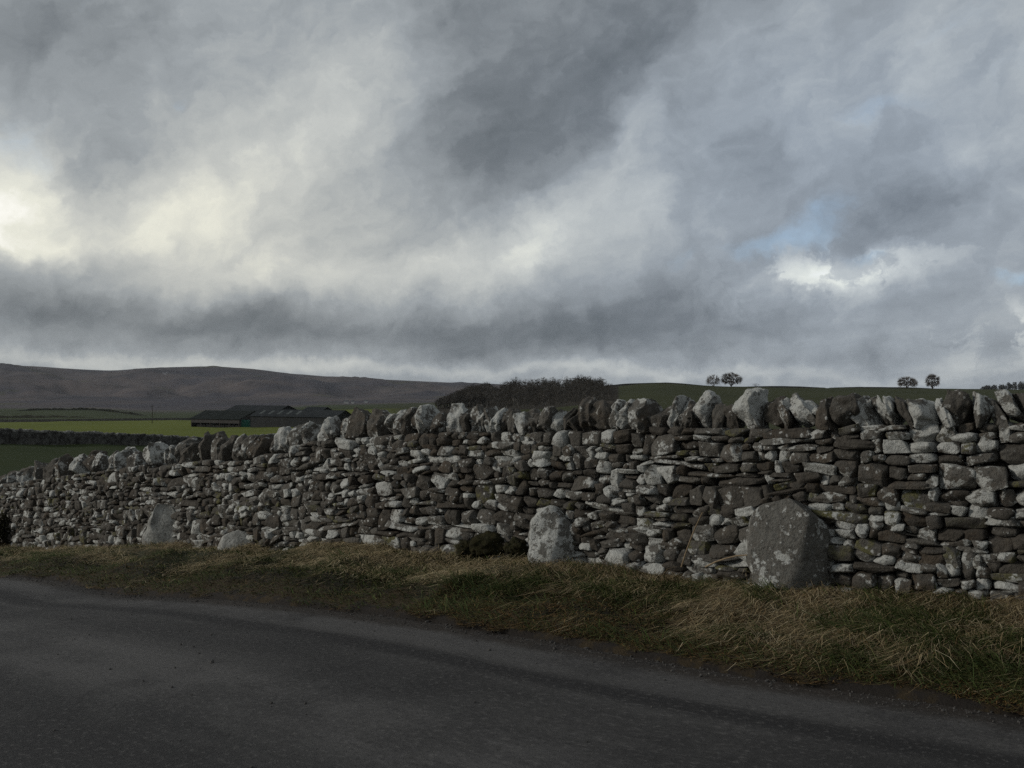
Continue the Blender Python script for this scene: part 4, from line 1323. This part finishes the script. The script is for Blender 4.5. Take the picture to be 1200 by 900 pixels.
# ------------------------------------------------------------------ sky and sun
SUN_AZ, SUN_EL = -98.0, 21.0        # degrees from the view direction (left), above the horizon
world = bpy.data.worlds.new('World'); scene.world = world; world.use_nodes = True
nt = world.node_tree; nt.nodes.clear(); n = NB(nt)
sky = n.n('ShaderNodeTexSky', sky_type='NISHITA'); sky.sun_disc = False
sky.sun_elevation = R(SUN_EL); sky.sun_rotation = R(SUN_AZ)
dirv = n.n('ShaderNodeTexCoord').outputs['Generated']
sx = n.n('ShaderNodeSeparateXYZ'); n.link(dirv, sx.inputs[0])
dx, dy, dz = sx.outputs
azn = n.math('ARCTAN2', dx, dy)
eln = n.math('ARCSINE', dz)
cmb = n.n('ShaderNodeCombineXYZ'); n.val(cmb.inputs[0], azn); n.val(cmb.inputs[1], eln)
ae = cmb.outputs[0]
# ragged edges: the angles are stirred by noise before any cloud bank is placed
warp = n.noise(dirv, 7, 6, .62, col=True)
warp2 = n.noise(dirv, 22, 6, .65, col=True)
aew = n.vmath('ADD', ae, n.vmath('MULTIPLY', n.vmath('SUBTRACT', warp, (.5, .5, .5)), (.13, .08, 0)))
aew = n.vmath('ADD', aew, n.vmath('MULTIPLY', n.vmath('SUBTRACT', warp2, (.5, .5, .5)), (.035, .025, 0)))


def ang(px, py):
    a = math.atan((px - 600) / F); e = math.atan((HOR - py) / F * math.cos(a)); return a, e


def blob(px, py, rx, ry, rot, vec=None):
    a, e = ang(px, py)
    q = n.mapping(vec or aew, loc=(a, e, 0), rot=(0, 0, R(rot)), scale=(rx / F, ry / F, 1), typ='TEXTURE')
    return n.math('EXPONENT', n.math('MULTIPLY', n.vmath('DOT_PRODUCT', q, q), -1.0))


BL = [(-35, 235, 80, 46, 0, 80), (10, 288, 70, 16, 0, 44), (25, 175, 60, 40, 0, 30), (310, 190, 200, 140, 35, 50), (380, 320, 150, 26, 5, 34),
      (170, 262, 110, 36, 12, 30), (120, 30, 240, 90, 0, -22), (115, 195, 60, 36, 40, -24), (680, 40, 300, 130, 12, -38), (600, 170, 150, 70, 35, -26),
      (280, 374, 340, 34, 0, -52), (450, 392, 130, 22, 0, -16), (300, 432, 440, 10, 0, 34), (740, 378, 150, 38, 0, -36), (745, 155, 55, 34, 40, 30),
      (985, 320, 90, 20, 8, 56), (925, 372, 60, 22, 0, -16), (1060, 235, 150, 38, 12, -24), (850, 205, 80, 28, 10, -16), (1180, 390, 90, 26, 0, 30),
      (1100, 70, 240, 100, 0, 22), (1130, 180, 50, 24, 0, 20), (880, 438, 360, 9, 0, 20), (560, 310, 220, 40, 22, 30), (420, 110, 90, 60, 25, 18), (640, 275, 110, 28, 40, 24),
      (1000, 410, 300, 12, 0, -10), (720, 250, 160, 60, 20, 14)]
acc = 70.0
for px, py, rx, ry, rot, amp in BL:
    acc = n.math('MULTIPLY_ADD', blob(px, py, rx, ry, rot), float(amp), acc)
# cloud texture: streaks drawn out on a flat cloud layer, and finer billows
den = n.math('ADD', n.math('MAXIMUM', dz, 0.0), .16)
cl = n.n('ShaderNodeCombineXYZ'); n.val(cl.inputs[0], n.math('DIVIDE', dx, den)); n.val(cl.inputs[1], n.math('DIVIDE', dy, den))
cp = n.mapping(cl.outputs[0], rot=(0, 0, R(122)), scale=(1.7, .8, 1), typ='TEXTURE')
t1 = n.noise(cp, 1.5, 8, .58, .2)
t2 = n.noise(n.mapping(aew, rot=(0, 0, R(30)), scale=(1, .66, 1), typ='TEXTURE'), 5.5, 9, .60)
t3 = n.noise(n.mapping(aew, rot=(0, 0, R(25)), scale=(1, .62, 1), typ='TEXTURE'), 17, 8, .60)
acc = n.math('MULTIPLY_ADD', n.math('SUBTRACT', t1, .5), 50.0, acc)
acc = n.math('MULTIPLY_ADD', n.math('SUBTRACT', t2, .5), 56.0, acc)
acc = n.math('MULTIPLY_ADD', n.math('SUBTRACT', t3, .5), 30.0, acc)
# billows: the side of each puff that faces the light is brighter than the side turned away
bv = n.vmath('ADD', n.mapping(aew, rot=(0, 0, R(20)), scale=(1, .7, 1), typ='TEXTURE'), n.vmath('MULTIPLY', n.vmath('SUBTRACT', warp2, (.5, .5, .5)), (.02, .02, 0)))
for sc_b, off_b, amp_b in ((9, .035, 38), (24, .014, 28)):
    d0 = n.noise(bv, sc_b, 7, .56)
    d1 = n.noise(n.vmath('ADD', bv, (-off_b, off_b * .55, 0)), sc_b, 7, .56)
    acc = n.math('MULTIPLY_ADD', n.math('SUBTRACT', d0, d1), float(amp_b), acc)
cum_ = n.math('ADD', blob(985, 318, 110, 26, 4), blob(1190, 395, 70, 26, 0))
puff = n.step(n.noise(n.mapping(aew, scale=(1, .75, 1), typ='TEXTURE'), 17, 7, .6), .44, .56)
acc = n.math('MULTIPLY_ADD', n.math('MULTIPLY', cum_, n.math('SUBTRACT', puff, .4)), 50.0, acc)
fac = n.math('DIVIDE', acc, 165.0, clamp=True)
ramp = n.n('ShaderNodeValToRGB'); n.link(fac, ramp.inputs[0])
lin = lambda v: (v / 255 / 12.92) if v < 10.3 else ((v / 255 + .055) / 1.055) ** 2.4
els = ramp.color_ramp.elements
stops = [(0, (86, 93, 98)), (.2, (117, 123, 128)), (.45, (157, 163, 167)), (.7, (199, 202, 199)), (.88, (232, 233, 222)), (1, (252, 252, 246))]
while len(els) < len(stops): els.new(.5)
for e_, (p_, c_) in zip(els, stops):
    e_.position = p_; e_.color = (*[lin(x) for x in c_], 1)
cloud = n.vmath('MULTIPLY', ramp.outputs[0], (10, 10, 10))
cool = blob(1000, 190, 380, 240, 0); warm = blob(250, 300, 380, 130, 5)
cloud = n.mix(cool, cloud, n.vmath('MULTIPLY', cloud, (.93, .99, 1.09)))
cloud = n.mix(warm, cloud, n.vmath('MULTIPLY', cloud, (1.02, 1.0, .965)))
blue = None
for px, py, rx, ry, rot, amp in [(968, 256, 36, 22, 35, .75), (905, 292, 56, 14, 5, .7), (1050, 132, 44, 11, 0, .45), (205, 128, 12, 9, 0, .4), (1195, 330, 30, 9, 0, .75), (15, 155, 44, 30, 0, .4),
                                (1025, 298, 26, 8, 0, .55), (1190, 30, 70, 50, 0, .25), (790, 310, 50, 12, 20, .3)]:
    x = n.math('MULTIPLY', blob(px, py, rx, ry, rot), amp)
    blue = x if blue is None else n.math('ADD', blue, x)
bf = n.step(n.math('ADD', blue, n.math('MULTIPLY', n.math('SUBTRACT', t3, .5), 1.2)), .12, 1.3)
skyc = n.mix(n.math('MULTIPLY', bf, .75), cloud, n.vmath('ADD', n.vmath('MULTIPLY', sky.outputs[0], (.5, .5, .5)), (2.2, 3.3, 4.8)))
bg = n.n('ShaderNodeBackground'); n.link(skyc, bg.inputs[0]); bg.inputs[1].default_value = .1
wo = n.n('ShaderNodeOutputWorld'); n.link(bg.outputs[0], wo.inputs[0])
world.cycles.sampling_method = 'MANUAL'; world.cycles.sample_map_resolution = 512

sl = bpy.data.lights.new('sun', 'SUN'); sl.energy = 2.0; sl.angle = R(10); sl.color = (1, .95, .86)
so = bpy.data.objects.new('sun', sl); col.objects.link(so)
d = Vector((math.sin(R(SUN_AZ)) * math.cos(R(SUN_EL)), math.cos(R(SUN_AZ)) * math.cos(R(SUN_EL)), math.sin(R(SUN_EL))))
so.rotation_euler = d.to_track_quat('Z', 'Y').to_euler()
so.location = d * 40

# ------------------------------------------------------------------ camera and render
cam = bpy.data.cameras.new('camera'); co = bpy.data.objects.new('camera', cam); col.objects.link(co)
cam.sensor_width = 36; cam.lens = 36 * F / 1200
cam.clip_start = .05; cam.clip_end = 30000
co.location = (0, 0, EYE)
co.rotation_euler = (R(90) + math.atan((HOR - 450) / F), 0, 0)
scene.camera = co
scene.render.engine = 'CYCLES'
scene.cycles.use_denoising = False
scene.cycles.sample_clamp_direct = 3; scene.cycles.sample_clamp_indirect = 1.0
scene.cycles.max_bounces = 6; scene.cycles.diffuse_bounces = 3; scene.cycles.volume_bounces = 0
scene.view_settings.view_transform = 'Standard'; scene.view_settings.look = 'None'
scene.view_settings.exposure = 0; scene.view_settings.gamma = 1
